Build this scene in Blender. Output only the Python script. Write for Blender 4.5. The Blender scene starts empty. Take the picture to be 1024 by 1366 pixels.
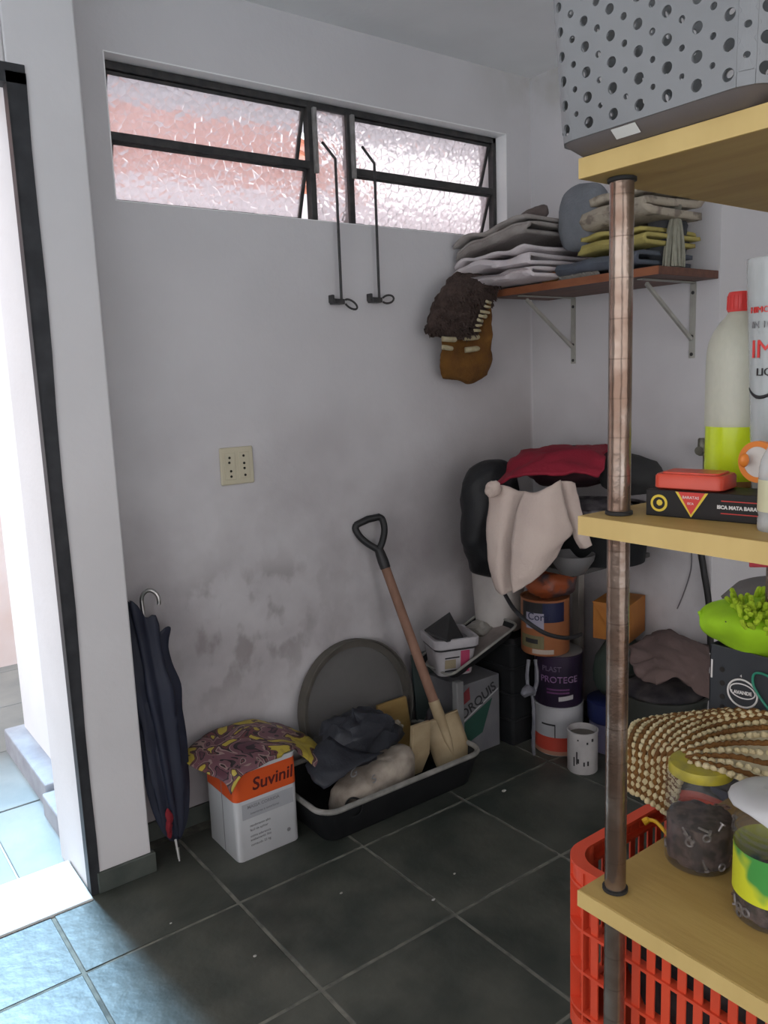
import bpy, math, random
import numpy as np
from mathutils import Vector, noise

random.seed(7)
scene = bpy.context.scene
COL = scene.collection

# ------------------------------------------------------------------ camera
CAM_Z = 1.65
FPX = 1082.66
YAW, PITCH, ROLL = 0.64104516, -0.16291882, -0.03763871
_fw = np.array([math.sin(YAW)*math.cos(PITCH), math.cos(YAW)*math.cos(PITCH), math.sin(PITCH)])
_rt = np.array([math.cos(YAW), -math.sin(YAW), 0.0])
_up = np.cross(_rt, _fw)
RT = _rt*math.cos(ROLL) + _up*math.sin(ROLL)
UP = -_rt*math.sin(ROLL) + _up*math.cos(ROLL)
FW = _fw
CPOS = np.array([0.0, 0.0, CAM_Z])
cd = bpy.data.cameras.new('camera')
cam = bpy.data.objects.new('camera', cd)
COL.objects.link(cam)
cd.sensor_fit = 'VERTICAL'
cd.sensor_height = 36.0
cd.lens = FPX/1366.0*36.0
cd.clip_start = 0.02
from mathutils import Matrix
cam.matrix_world = Matrix(((RT[0], UP[0], -FW[0], 0), (RT[1], UP[1], -FW[1], 0), (RT[2], UP[2], -FW[2], CAM_Z), (0, 0, 0, 1)))
scene.camera = cam

# ------------------------------------------------------------------ world, sun, exposure
w = bpy.data.worlds.new('overcast_sky')
scene.world = w
w.use_nodes = True
bg = w.node_tree.nodes['Background']
bg.inputs[0].default_value = (1.0, 0.96, 0.975, 1)
bg.inputs[1].default_value = 2.45
sd = bpy.data.lights.new('hazy_sun', 'SUN')
sd.energy = 11.0
sd.angle = math.radians(13)
sd.color = (0.42, 0.72, 1.0)
sun = bpy.data.objects.new('hazy_sun', sd)
COL.objects.link(sun)
sun.rotation_euler = Vector((0.02, 0.70, 0.72)).to_track_quat('Z', 'Y').to_euler()
scene.view_settings.view_transform = 'Standard'
scene.view_settings.look = 'None'
scene.view_settings.gamma = 1.0
scene.view_settings.use_curve_mapping = False
scene.view_settings.exposure = 0.0

# ------------------------------------------------------------------ helpers: placement
def ray(x, y):
    return RT*(x-512)/FPX - UP*(y-683)/FPX + FW
def on(x, y, ax, v):
    """point of the plane axis=v seen at pixel x,y"""
    d = ray(x, y)
    return CPOS + d*((v-CPOS[ax])/d[ax])
def dp(x, y, D):
    """point at forward distance D seen at pixel x,y"""
    return CPOS + ray(x, y)*D

# ------------------------------------------------------------------ helpers: materials
MATS = {}
def nd(nt, t, **kw):
    n = nt.nodes.new(t)
    for k, v in kw.items():
        setattr(n, k, v)
    return n
def mat(name, c1, c2=None, scale=6.0, rough=0.6, metal=0.0, bump=0.0, bscale=60.0, spec=0.5, detail=4.0, lo=0.35, hi=0.65, alpha=None, trans=0.0, ior=1.45, stretch=(1, 1, 1)):
    if name in MATS:
        return MATS[name]
    m = bpy.data.materials.new(name)
    m.use_nodes = True
    nt = m.node_tree
    b = nt.nodes['Principled BSDF']
    b.inputs['Base Color'].default_value = (*c1, 1)
    b.inputs['Roughness'].default_value = rough
    b.inputs['Metallic'].default_value = metal
    b.inputs['Specular IOR Level'].default_value = spec
    b.inputs['IOR'].default_value = ior
    b.inputs['Transmission Weight'].default_value = trans
    if alpha is not None:
        b.inputs['Alpha'].default_value = alpha
    tc = nd(nt, 'ShaderNodeTexCoord')
    mp = nd(nt, 'ShaderNodeMapping')
    mp.inputs['Scale'].default_value = stretch
    nt.links.new(tc.outputs['Object'], mp.inputs[0])
    if c2 is None:
        c2 = tuple(min(1, c*0.86) for c in c1)
    n = nd(nt, 'ShaderNodeTexNoise')
    n.inputs['Scale'].default_value = scale
    n.inputs['Detail'].default_value = detail
    nt.links.new(mp.outputs[0], n.inputs[0])
    r = nd(nt, 'ShaderNodeValToRGB')
    r.color_ramp.elements[0].position = lo
    r.color_ramp.elements[1].position = hi
    r.color_ramp.elements[0].color = (*c1, 1)
    r.color_ramp.elements[1].color = (*c2, 1)
    nt.links.new(n.outputs[0], r.inputs[0])
    nt.links.new(r.outputs[0], b.inputs['Base Color'])
    if bump > 0:
        n2 = nd(nt, 'ShaderNodeTexNoise')
        n2.inputs['Scale'].default_value = bscale
        n2.inputs['Detail'].default_value = 3
        nt.links.new(mp.outputs[0], n2.inputs[0])
        bp = nd(nt, 'ShaderNodeBump')
        bp.inputs['Strength'].default_value = bump
        bp.inputs['Distance'].default_value = 0.01
        nt.links.new(n2.outputs[0], bp.inputs['Height'])
        nt.links.new(bp.outputs[0], b.inputs['Normal'])
    MATS[name] = m
    return m
def sheer(name, col, opacity, rough=0.3, spec=0.5):
    """clear or frosted plastic: part see-through, part milky, with a glossy skin"""
    m = bpy.data.materials.new(name)
    m.use_nodes = True
    nt = m.node_tree
    b = nt.nodes['Principled BSDF']
    b.inputs['Base Color'].default_value = (*col, 1)
    b.inputs['Roughness'].default_value = rough
    b.inputs['Specular IOR Level'].default_value = spec
    n = nd(nt, 'ShaderNodeTexNoise')
    n.inputs['Scale'].default_value = 14
    mr = nd(nt, 'ShaderNodeMapRange')
    mr.inputs[3].default_value = opacity-0.04
    mr.inputs[4].default_value = opacity+0.04
    nt.links.new(n.outputs[0], mr.inputs[0])
    nt.links.new(mr.outputs[0], b.inputs['Alpha'])
    return m

# ------------------------------------------------------------------ helpers: meshes
class MB:
    def __init__(s):
        s.v, s.f = [], []
    def add(s, vs, fs):
        o = len(s.v)
        s.v += [tuple(map(float, p)) for p in vs]
        s.f += [tuple(i+o for i in q) for q in fs]
        return s
    def box(s, x0, x1, y0, y1, z0, z1):
        return s.add([(x0, y0, z0), (x1, y0, z0), (x1, y1, z0), (x0, y1, z0), (x0, y0, z1), (x1, y0, z1), (x1, y1, z1), (x0, y1, z1)],
                     [(3, 2, 1, 0), (4, 5, 6, 7), (0, 1, 5, 4), (1, 2, 6, 5), (2, 3, 7, 6), (3, 0, 4, 7)])
    def obox(s, o, a, b, c):
        """box from corner o along the vectors a, b, c"""
        o, a, b, c = map(np.asarray, (o, a, b, c))
        vs = [o, o+a, o+a+b, o+b, o+c, o+a+c, o+a+b+c, o+b+c]
        if np.dot(np.cross(a, b), c) > 0:
            fs = [(3, 2, 1, 0), (4, 5, 6, 7), (0, 1, 5, 4), (1, 2, 6, 5), (2, 3, 7, 6), (3, 0, 4, 7)]
        else:
            fs = [(0, 1, 2, 3), (7, 6, 5, 4), (4, 5, 1, 0), (5, 6, 2, 1), (6, 7, 3, 2), (7, 4, 0, 3)]
        return s.add(vs, fs)
    def tube(s, path, r, n=10, cap=True, closed=False):
        P = [np.asarray(p, float) for p in path]
        m = len(P)
        rr = r if hasattr(r, '__len__') else [r]*m
        vs, fs = [], []
        up = None
        for i in range(m):
            if closed:
                t = P[(i+1) % m]-P[i-1]
            else:
                t = P[min(i+1, m-1)]-P[max(i-1, 0)]
            t = t/(np.linalg.norm(t)+1e-12)
            if up is None:
                up = np.array([0, 0, 1.0]) if abs(t[2]) < 0.9 else np.array([1.0, 0, 0])
            a = np.cross(up, t)
            a /= np.linalg.norm(a)+1e-12
            up = np.cross(t, a)
            for k in range(n):
                q = 2*math.pi*k/n
                vs.append(P[i]+rr[i]*(math.cos(q)*a+math.sin(q)*up))
        for i in range(m if closed else m-1):
            j = (i+1) % m
            for k in range(n):
                l = (k+1) % n
                fs.append((i*n+k, i*n+l, j*n+l, j*n+k))
        if cap and not closed:
            fs.append(tuple(range(n-1, -1, -1)))
            fs.append(tuple((m-1)*n+k for k in range(n)))
        return s.add(vs, fs)
    def lathe(s, prof, c, n=32, cap=True, sx=1.0, sy=1.0, axis=None):
        """prof: (radius, height) from bottom to top, around c"""
        c = np.asarray(c, float)
        if axis is None:
            a, b, d = np.array([1., 0, 0]), np.array([0, 1., 0]), np.array([0, 0, 1.])
        else:
            d = np.asarray(axis, float); d = d/np.linalg.norm(d)
            h = np.array([0, 0, 1.]) if abs(d[2]) < 0.9 else np.array([1., 0, 0])
            a = np.cross(h, d); a /= np.linalg.norm(a)
            b = np.cross(d, a)
        vs, fs = [], []
        for r, z in prof:
            for k in range(n):
                q = 2*math.pi*k/n
                vs.append(c + a*r*sx*math.cos(q) + b*r*sy*math.sin(q) + d*z)
        for i in range(len(prof)-1):
            for k in range(n):
                l = (k+1) % n
                fs.append((i*n+k, i*n+l, (i+1)*n+l, (i+1)*n+k))
        if cap:
            if prof[0][0] > 1e-5:
                fs.append(tuple(range(n-1, -1, -1)))
            if prof[-1][0] > 1e-5:
                fs.append(tuple((len(prof)-1)*n+k for k in range(n)))
        return s.add(vs, fs)
    def grid(s, G):
        G = np.asarray(G, float)
        a, b = G.shape[:2]
        return s.add(G.reshape(-1, 3), [(i*b+j, i*b+j+1, (i+1)*b+j+1, (i+1)*b+j) for i in range(a-1) for j in range(b-1)])
    def prism(s, poly, off):
        """flat outline (list of 3D points) pushed by the vector off"""
        n = len(poly)
        P = [np.asarray(p, float) for p in poly]
        vs = P+[p+np.asarray(off) for p in P]
        return s.add(vs, [tuple(range(n-1, -1, -1)), tuple(range(n, 2*n))]+[(i, (i+1) % n, n+(i+1) % n, n+i) for i in range(n)])
    def crumple(s, amp, scale, seed=0.0, axes=(1, 1, 1), ridged=False):
        out = []
        for p in s.v:
            q = Vector(p)*scale+Vector((seed, seed*1.7, seed*0.3))
            d = noise.noise_vector(q)
            d2 = noise.noise_vector(q*2.7)
            if ridged:
                d = Vector((abs(d.x)*2-0.5, abs(d.y)*2-0.5, abs(d.z)*2-0.5))
            out.append((p[0]+amp*axes[0]*(d.x+0.4*d2.x), p[1]+amp*axes[1]*(d.y+0.4*d2.y), p[2]+amp*axes[2]*(d.z+0.4*d2.z)))
        s.v = out
        return s

ORG = {}
def build(name, mb, m, parent=None, smooth=False, angle=40, bevel=0.0, seg=2, solid=0.0, sub=0, offset=0.0):
    me = bpy.data.meshes.new(name)
    o = bpy.data.objects.new(name, me)
    COL.objects.link(o)
    if parent is not None:
        org = ORG[parent.name]
        o.parent = parent
    else:
        vs = np.array(mb.v)
        org = np.array([(vs[:, 0].min()+vs[:, 0].max())/2, (vs[:, 1].min()+vs[:, 1].max())/2, vs[:, 2].min()])
        o.location = org
    ORG[o.name] = org
    me.from_pydata([tuple(np.asarray(p)-org) for p in mb.v], [], mb.f)
    me.materials.append(m)
    if smooth:
        for p in me.polygons:
            p.use_smooth = True
        me.set_sharp_from_angle(angle=math.radians(angle))
    if solid:
        q = o.modifiers.new('solid', 'SOLIDIFY'); q.thickness = solid; q.offset = offset
    if sub:
        q = o.modifiers.new('sub', 'SUBSURF'); q.levels = sub; q.render_levels = sub
    if bevel:
        q = o.modifiers.new('bevel', 'BEVEL'); q.width = bevel; q.segments = seg; q.limit_method = 'ANGLE'; q.angle_limit = math.radians(40)
    me.update()
    return o
def tag(o, label, cat=None, group=None, kind=None):
    o['label'] = label
    if cat: o['category'] = cat
    if group: o['group'] = group
    if kind: o['kind'] = kind
    return o
def thing(name, loc, label, cat, group=None):
    o = bpy.data.objects.new(name, None)
    o.empty_display_size = 0.05
    COL.objects.link(o)
    o.location = tuple(map(float, loc))
    ORG[o.name] = np.asarray(loc, float)
    return tag(o, label, cat, group)
def struct(name, loc=(0, 0, 0), label=None):
    o = bpy.data.objects.new(name, None)
    o.empty_display_size = 0.05
    COL.objects.link(o)
    o.location = loc
    ORG[o.name] = np.asarray(loc, float)
    o['kind'] = 'structure'
    if label: o['label'] = label
    return o
def copy_part(src, parent, loc):
    c = src.copy()
    COL.objects.link(c)
    c.parent = parent
    c.location = loc
    return c
def text(name, body, size, o, right, up, m, parent, depth=0.0008, align='LEFT', shear=0.0, bold=0.0):
    """lettering standing on the surface at o, written along right"""
    cu = bpy.data.curves.new(name, 'FONT')
    cu.body = body; cu.size = size; cu.align_x = align; cu.shear = shear; cu.offset = bold
    cu.extrude = depth; cu.resolution_u = 3
    t = bpy.data.objects.new(name+'_tmp', cu)
    COL.objects.link(t)
    dg = bpy.context.evaluated_depsgraph_get()
    me = bpy.data.meshes.new_from_object(t.evaluated_get(dg))
    bpy.data.objects.remove(t)
    right = np.asarray(right, float); right /= np.linalg.norm(right)
    up = np.asarray(up, float); up = up-right*np.dot(up, right); up /= np.linalg.norm(up)
    nor = np.cross(right, up)
    org = ORG[parent.name]
    for v in me.vertices:
        p = np.asarray(o)+right*v.co.x+up*v.co.y+nor*v.co.z-org
        v.co = p
    me.name = name
    me.materials.clear(); me.materials.append(m)
    ob = bpy.data.objects.new(name, me)
    COL.objects.link(ob); ob.parent = parent
    ORG[ob.name] = org
    return ob
def wrap_text(name, body, size, c, r, ang0, z, m, parent, shear=0.0):
    """lettering wrapped round a can of radius r; ang0 is the angle of the first letter, running to the right as seen from outside"""
    ob = text(name, body, size, (0, 0, 0), (1, 0, 0), (0, 1, 0), m, parent, shear=shear)
    org = ORG[parent.name]
    for v in ob.data.vertices:
        p = np.array(v.co)+org
        a = ang0+p[0]/r
        rr = r+0.0006+p[2]
        v.co = np.array([c[0]+rr*math.cos(a), c[1]+rr*math.sin(a), z+p[1]])-org
    return ob
def cr(P, n):
    """Catmull-Rom through the rows of P, n samples per span"""
    P = np.asarray(P, float)
    Q = np.concatenate([[2*P[0]-P[1]], P, [2*P[-1]-P[-2]]])
    out = []
    for i in range(len(P)-1):
        a, b, c, d = Q[i], Q[i+1], Q[i+2], Q[i+3]
        for k in range(n):
            t = k/n
            out.append(0.5*((2*b)+(-a+c)*t+(2*a-5*b+4*c-d)*t*t+(-a+3*b-3*c+d)*t**3))
    out.append(P[-1])
    return np.array(out)
def up2(G, n, m):
    """upsample a grid of control points"""
    G = np.asarray(G, float)
    A = cr(G, n)
    return np.swapaxes(cr(np.swapaxes(A, 0, 1), m), 0, 1)
def blob(c, r, n=28, m=18, amp=0.02, scale=9, seed=1.0, p=1.0, ridged=False):
    """crumpled lump: a superellipsoid with radii r, squarer for p<1, roughened by noise"""
    b = MB()
    vs, fs = [], []
    sg = lambda t, e: math.copysign(abs(t)**e, t)
    for i in range(m+1):
        th = -math.pi/2+math.pi*i/m
        for k in range(n):
            ph = 2*math.pi*k/n
            vs.append((c[0]+r[0]*sg(math.cos(th), p)*sg(math.cos(ph), p), c[1]+r[1]*sg(math.cos(th), p)*sg(math.sin(ph), p), c[2]+r[2]*sg(math.sin(th), p)))
    for i in range(m):
        for k in range(n):
            l = (k+1) % n
            fs.append((i*n+k, i*n+l, (i+1)*n+l, (i+1)*n+k))
    b.add(vs, fs)
    if amp:
        b.crumple(amp, scale, seed, ridged=ridged)
    return b
def folded(o, length, depth, layers, t, seed=0, wave=0.010, tilt=0.0, droop=0.0):
    """folded cloth lying on a shelf: o is its front far corner, it runs along -Y for length and back along +X for depth; the folds face the front"""
    rnd = random.Random(seed)
    prof = []
    for k in range(layers):
        x0 = rnd.uniform(-0.02, 0.02)
        xs = np.linspace(x0, depth*(1-rnd.uniform(0, 0.1)), 9)
        if k % 2 == 0: xs = xs[::-1]
        for x in xs: prof.append((x, t*(k+0.5)))
        if k < layers-1:
            e = xs[-1]; sg = -1 if k % 2 == 0 else 1
            for q in (0.2, 0.5, 0.8):
                an = -math.pi/2+math.pi*q
                prof.append((e+sg*0.62*t*math.cos(an), t*(k+1)+0.5*t*math.sin(an)))
    G = []
    n = 30
    e0 = [rnd.uniform(-0.02, 0.02) for _ in range(layers+1)]
    e1 = [rnd.uniform(-0.025, 0.02) for _ in range(layers+1)]
    for (x, z) in prof:
        k = min(int(z/t), layers)
        row = []
        for j in range(n):
            v = j/(n-1)
            y = e0[k]+(length+e1[k]-e0[k])*v
            f = max(0.0, 1-(x+0.02)/(depth*0.6))
            wz = wave*noise.noise(Vector((y*9+seed*5.3, x*3, k*0.55+seed)))*1.6
            wx = 1.6*wave*f*noise.noise(Vector((y*11+seed*2.1, k*0.9, 4.0+seed)))
            edge = droop*(max(0, 0.18-v)/0.18)**2*(0.4+0.6*f)
            row.append((o[0]+x+wx, o[1]-y, o[2]+z+wz*(0.3+0.7*z/(t*layers))+tilt*y-edge))
        G.append(row)
    return MB().grid(G)

# ------------------------------------------------------------------ materials of the setting
def plaster(name, base, grime_shade=True):
    m = mat(name, base, tuple(c*0.95 for c in base), scale=3, rough=0.85, bump=0.10, bscale=40, spec=0.2)
    if not grime_shade:
        return m
    nt = m.node_tree
    b = nt.nodes['Principled BSDF']
    src = b.inputs['Base Color'].links[0].from_socket
    geo = nd(nt, 'ShaderNodeNewGeometry')
    sep = nd(nt, 'ShaderNodeSeparateXYZ')
    nt.links.new(geo.outputs['Position'], sep.inputs[0])
    def ramp(sock, pts):
        r = nd(nt, 'ShaderNodeFloatCurve')
        mr = nd(nt, 'ShaderNodeMapRange')
        mr.inputs[1].default_value = 0; mr.inputs[2].default_value = 3
        nt.links.new(sock, mr.inputs[0])
        cv = r.mapping.curves[0]
        while len(cv.points) < len(pts): cv.points.new(0.5, 0.5)
        for p, (x, y) in zip(cv.points, pts): p.location = (x/3, y)
        r.mapping.update()
        nt.links.new(mr.outputs[0], r.inputs[1])
        return r.outputs[0]
    def mul(a, c):
        x = nd(nt, 'ShaderNodeMath', operation='MULTIPLY')
        nt.links.new(a, x.inputs[0])
        if isinstance(c, float): x.inputs[1].default_value = c
        else: nt.links.new(c, x.inputs[1])
        return x.outputs[0]
    def blot(scale, lo, hi, det=5, stretch=(1, 1, 1)):
        mp = nd(nt, 'ShaderNodeMapping'); mp.inputs['Scale'].default_value = stretch
        nt.links.new(geo.outputs['Position'], mp.inputs[0])
        n = nd(nt, 'ShaderNodeTexNoise'); n.inputs['Scale'].default_value = scale; n.inputs['Detail'].default_value = det
        nt.links.new(mp.outputs[0], n.inputs[0])
        mr = nd(nt, 'ShaderNodeMapRange', interpolation_type='SMOOTHSTEP')
        mr.inputs[1].default_value = lo; mr.inputs[2].default_value = hi
        nt.links.new(n.outputs[0], mr.inputs[0])
        return mr.outputs[0]
    def mix(a, fac, col):
        x = nd(nt, 'ShaderNodeMix', data_type='RGBA')
        nt.links.new(fac, x.inputs[0]); nt.links.new(a, x.inputs[6])
        x.inputs[7].default_value = (*col, 1)
        return x.outputs[2]
    # scuffs rubbed into the lower wall, soft dirt with light falloff painted in, dry moisture patches
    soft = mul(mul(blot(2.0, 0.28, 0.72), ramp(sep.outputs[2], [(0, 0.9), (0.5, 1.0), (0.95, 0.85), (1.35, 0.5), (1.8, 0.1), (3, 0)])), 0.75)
    c = mix(src, soft, (0.27, 0.235, 0.24))  # dirt tone also paints in light fading towards the floor
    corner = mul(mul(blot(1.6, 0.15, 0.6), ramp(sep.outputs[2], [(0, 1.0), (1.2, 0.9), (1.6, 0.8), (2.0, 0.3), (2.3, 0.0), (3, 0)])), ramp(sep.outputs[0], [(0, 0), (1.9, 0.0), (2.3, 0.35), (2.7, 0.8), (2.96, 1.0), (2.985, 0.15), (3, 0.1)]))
    c = mix(c, mul(corner, 0.55), (0.26, 0.22, 0.20))  # dirt tone also paints in light falling off towards the corner
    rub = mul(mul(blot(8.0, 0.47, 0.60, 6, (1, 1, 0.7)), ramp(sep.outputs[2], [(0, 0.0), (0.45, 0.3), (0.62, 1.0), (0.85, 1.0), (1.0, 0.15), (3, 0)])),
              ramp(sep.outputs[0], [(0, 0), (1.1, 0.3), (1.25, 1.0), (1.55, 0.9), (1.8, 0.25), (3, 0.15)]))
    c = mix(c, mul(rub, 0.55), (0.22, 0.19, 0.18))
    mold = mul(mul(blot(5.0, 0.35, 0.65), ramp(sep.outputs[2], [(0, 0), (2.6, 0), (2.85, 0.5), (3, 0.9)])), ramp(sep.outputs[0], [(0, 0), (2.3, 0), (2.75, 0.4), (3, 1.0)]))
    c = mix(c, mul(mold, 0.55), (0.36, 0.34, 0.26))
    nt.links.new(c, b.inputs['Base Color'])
    return m

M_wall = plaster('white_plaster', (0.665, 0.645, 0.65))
M_clean = plaster('white_plaster_clean', (0.71, 0.69, 0.69), grime_shade=False)
M_ceil = plaster('ceiling_paint', (0.90, 0.90, 0.90), grime_shade=False)
M_slate = mat('slate', (0.034, 0.040, 0.034), (0.080, 0.082, 0.068), scale=4.5, rough=0.42, bump=0.25, bscale=18, spec=0.4, detail=8)
M_grout = mat('grout', (0.18, 0.175, 0.145), (0.085, 0.085, 0.074), scale=20, rough=0.9)
M_base = mat('baseboard_stone', (0.05, 0.062, 0.055), (0.085, 0.095, 0.082), scale=9, rough=0.6, bump=0.2, bscale=30)
M_slate_out = mat('slate_painted_sunlit', (0.20, 0.215, 0.21), (0.27, 0.275, 0.26), scale=4, rough=0.6, bump=0.25, bscale=15, detail=8)  # indoor slate lightened to paint in the strong daylight outside
M_marble = mat('threshold_stone', (0.62, 0.64, 0.64), (0.70, 0.70, 0.68), scale=4, rough=0.5)
M_blackpaint = mat('black_frame_paint', (0.018, 0.019, 0.022), (0.035, 0.036, 0.04), scale=14, rough=0.55)
M_iron = mat('dark_iron', (0.030, 0.030, 0.032), (0.055, 0.052, 0.05), scale=25, rough=0.5)
M_outwall = mat('outside_white', (0.80, 0.79, 0.79), (0.76, 0.75, 0.75), scale=3, rough=0.9)
M_pink = mat('outside_pink', (0.78, 0.66, 0.62), (0.72, 0.56, 0.50), scale=3, rough=0.9)

XB, YA, YC, ZC, YP = 2.991, 2.76, 1.79, 2.985, 2.57
XR, XL, YF = 4.1, -1.7, -2.3

# ------------------------------------------------------------------ structure
floor = build('floor', MB().box(XL, XR, YF, 2.78, -0.12, -0.002), M_grout)
tag(floor, 'dark slate tile floor with pale grout lines', kind='structure')
rnd = random.Random(3)
gx = [1.012+0.492*k for k in range(-2, 5)]
gy = [1.727+0.489*k for k in range(-2, 3)]
gx = gx+[XB+0.5]
for i in range(len(gx)-1):
    for j in range(len(gy)-1):
        x0, x1, y0, y1 = gx[i]+0.0055, gx[i+1]-0.0055, gy[j]+0.0055, min(gy[j+1], YA)-0.0055
        if x0 > XB-0.02 and y0 > YC-0.1: continue
        b = MB()
        dz = rnd.uniform(-0.0012, 0.0012)
        j4 = [rnd.uniform(-0.0012, 0.0012) for _ in range(4)]
        b.box(x0, x1, y0, y1, -0.02, 0)
        for q, k in enumerate((4, 5, 6, 7)):
            p = b.v[k]; b.v[k] = (p[0]+j4[q], p[1]+j4[(q+1) % 4], dz*0.5)
        build('tile', b, M_slate, floor, bevel=0.002)
rest = MB().box(XL, gx[0]-0.004, YF, YP, -0.02, 0).box(gx[0]-0.004, XR, YF, gy[0]-0.004, -0.02, 0).box(gx[-1]+0.004, XR, gy[0], YC, -0.02, 0)
build('slab', rest, M_slate, floor)

ceiling = tag(build('ceiling', MB().box(XL-0.2, XR+0.2, YF-0.2, YA+0.2, ZC, ZC+0.15), M_ceil), 'plain white painted ceiling', kind='structure')

# wall with the window; the opening keeps its own reveals
WX0, WX1, WZ0, WZ1 = 1.005, 2.83, 2.262, 2.722
b = MB()
T = 0.18
b.box(0.86, WX0, YA, YA+T, -0.1, ZC).box(WX1, XB+0.2, YA, YA+T, -0.1, ZC).box(WX0, WX1, YA, YA+T, -0.1, WZ0).box(WX0, WX1, YA, YA+T, WZ1, ZC)
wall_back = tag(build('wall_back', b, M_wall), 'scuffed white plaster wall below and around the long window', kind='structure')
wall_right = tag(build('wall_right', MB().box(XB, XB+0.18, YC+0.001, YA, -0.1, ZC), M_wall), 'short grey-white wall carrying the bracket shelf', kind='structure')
tag(build('wall_far_right', MB().box(XB+0.001, XR, YC, YC+0.18, -0.1, ZC), M_clean), 'pale wall past the corner behind the shelving', kind='structure')
tag(build('wall_side', MB().box(XR, XR+0.18, YF, YC+0.18, -0.1, ZC), M_clean), 'white wall beyond the shelving', kind='structure')
# wall with the outside door: the pier on its right, the lintel above, the rest left of the opening
DX1, DX0, DZ = 0.655, -0.55, 2.54
b = MB().box(DX1, 0.862, YP, YA+T, -0.1, ZC).box(DX0, DX1, YP, YA+0.02, DZ, ZC).box(XL, DX0, YP, YA+0.02, -0.1, ZC)
tag(build('wall_left', b, M_clean, bevel=0.006), 'white plastered pier and lintel around the outside doorway', kind='structure')
b = MB().box(XL-0.18, XL, YF, YP+0.2, -0.1, 1.05).box(XL-0.18, XL, YF, YP+0.2, 2.75, ZC).box(XL-0.18, XL, YF, -1.7, 1.05, 2.75).box(XL-0.18, XL, 1.9, YP+0.2, 1.05, 2.75)
tag(build('wall_outer', b, M_clean), 'white wall left of the room with a wide unglazed opening', kind='structure')
# wall behind the camera, wide open to the yard
b = MB().box(XL, -1.45, YF-0.18, YF, -0.1, ZC).box(1.9, XR, YF-0.18, YF, -0.1, ZC).box(-1.45, 1.9, YF-0.18, YF, 2.75, ZC)
tag(build('wall_front', b, M_clean), 'white wall behind, open to the yard', kind='structure')

b = MB().box(0.87, XB, YA-0.013, YA, 0, 0.072)
tag(build('baseboard_back', b, M_base, bevel=0.003), 'low dark stone skirting along the window wall', kind='structure')
b = MB().box(DX1+0.02, 0.874, YP-0.013, YP, 0, 0.072).box(0.862, 0.874, YP, YA-0.013, 0, 0.072)
tag(build('baseboard_left', b, M_base, bevel=0.003), 'dark green stone skirting at the foot of the pier', kind='structure')
b = MB().box(XB-0.012, XB, YC, YA-0.013, 0, 0.072)
tag(build('baseboard_right', b, M_base, bevel=0.003), 'dark skirting under the bracket shelf', kind='structure')

# black painted door frame: a post that narrows downwards and the head above
d1 = struct('door_1', (DX1, YP, 0), 'black painted iron frame of the outside doorway')
ys = np.linspace(0.0, DZ, 14)
outl = [(DX1+0.0, YP-0.006, z) for z in ys]+[(DX1+0.026+0.026*(z/DZ)+0.003*math.sin(z*7+1), YP-0.006, z) for z in ys[::-1]]
build('frame_post', MB().prism(outl, (0, 0.012, 0)), M_blackpaint, d1)
build('frame_head', MB().box(DX0, DX1+0.05, YP-0.006, YP+0.05, DZ-0.03, DZ+0.022), M_blackpaint, d1)
build('frame_return', MB().box(DX1-0.004, DX1+0.001, YP-0.006, YP+0.035, 0, DZ), M_blackpaint, d1)

tag(build('trim_1', MB().box(DX0, DX1-0.005, YP-0.03, YA+0.06, -0.05, 0.008), M_marble, bevel=0.004), 'pale stone threshold in the outside doorway', kind='structure')

# ------------------------------------------------------------------ outside
yard = tag(build('yard_floor', MB().box(-5, 9, YA+0.02, 9.8, -0.2, -0.045), mat('yard_concrete', (0.72, 0.70, 0.67), (0.66, 0.64, 0.61), scale=2, rough=0.9)), 'sunlit pale slate paving outside the door', kind='structure')
for i in range(5):
    for j in range(5):
        x0, y0 = -1.3+0.6*i, YA+0.07+0.6*j
        build('tile', MB().box(x0, x0+0.592, y0, y0+0.592, -0.06, -0.035+rnd.uniform(-.001, .001)), M_slate_out, yard, bevel=0.003)
tag(build('yard_ground', MB().box(-12, 12, -14, YF-0.18, -0.2, -0.02).box(-12, XL-0.18, YF-0.18, YA+0.02, -0.2, -0.02), mat('yard_concrete', (0.72, 0.70, 0.67), (0.66, 0.64, 0.61), scale=2, rough=0.9)), 'pale paving of the yard behind', kind='structure')
tag(build('wall_garden', MB().box(0.79, 0.86, YA+0.19, 4.0, -0.1, 2.16), M_outwall, bevel=0.01), 'bright white outside wall seen through the doorway', kind='structure')
kerb = struct('trim_2', (0.76, 3.5, 0), 'low grey stone kerb along the white outside wall')
M_kerb = mat('kerb_stone', (0.36, 0.37, 0.40), (0.28, 0.28, 0.31), scale=8, rough=0.8, bump=0.3, bscale=30)
for y0, y1, dz in ((2.80, 2.98, -0.015), (2.99, 3.29, 0.0), (3.31, 4.03, 0.02)):
    build('stone', MB().box(0.685+dz, 0.83, y0, y1, -0.06, 0.055+dz), M_kerb, kerb, bevel=0.008)
tag(build('wall_pink', MB().box(-3.5, 1.45, 5.33, 5.5, -0.1, 1.6), M_pink), 'pale pink boundary wall at the end of the yard', kind='structure')
tag(build('wall_neighbour', MB().box(1.5, 8.5, 5.6, 5.8, -0.1, 3.08).box(-5, 5.4, 6.7, 6.9, -0.1, 2.65), mat('outside_rose_white', (0.58, 0.53, 0.54), (0.52, 0.47, 0.48), scale=3, rough=0.9)), 'white neighbouring wall below the clay roof', kind='structure')
M_clay = mat('clay_tiles', (0.50, 0.19, 0.11), (0.27, 0.11, 0.08), scale=7, rough=0.85, detail=5)
M_dark = mat('eaves_shadow', (0.10, 0.06, 0.05), rough=0.9)
roof = thing('neighbour_roof', (1, 6.4, 2.7), 'orange clay tiled roof of the house next door', 'roof')
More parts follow.
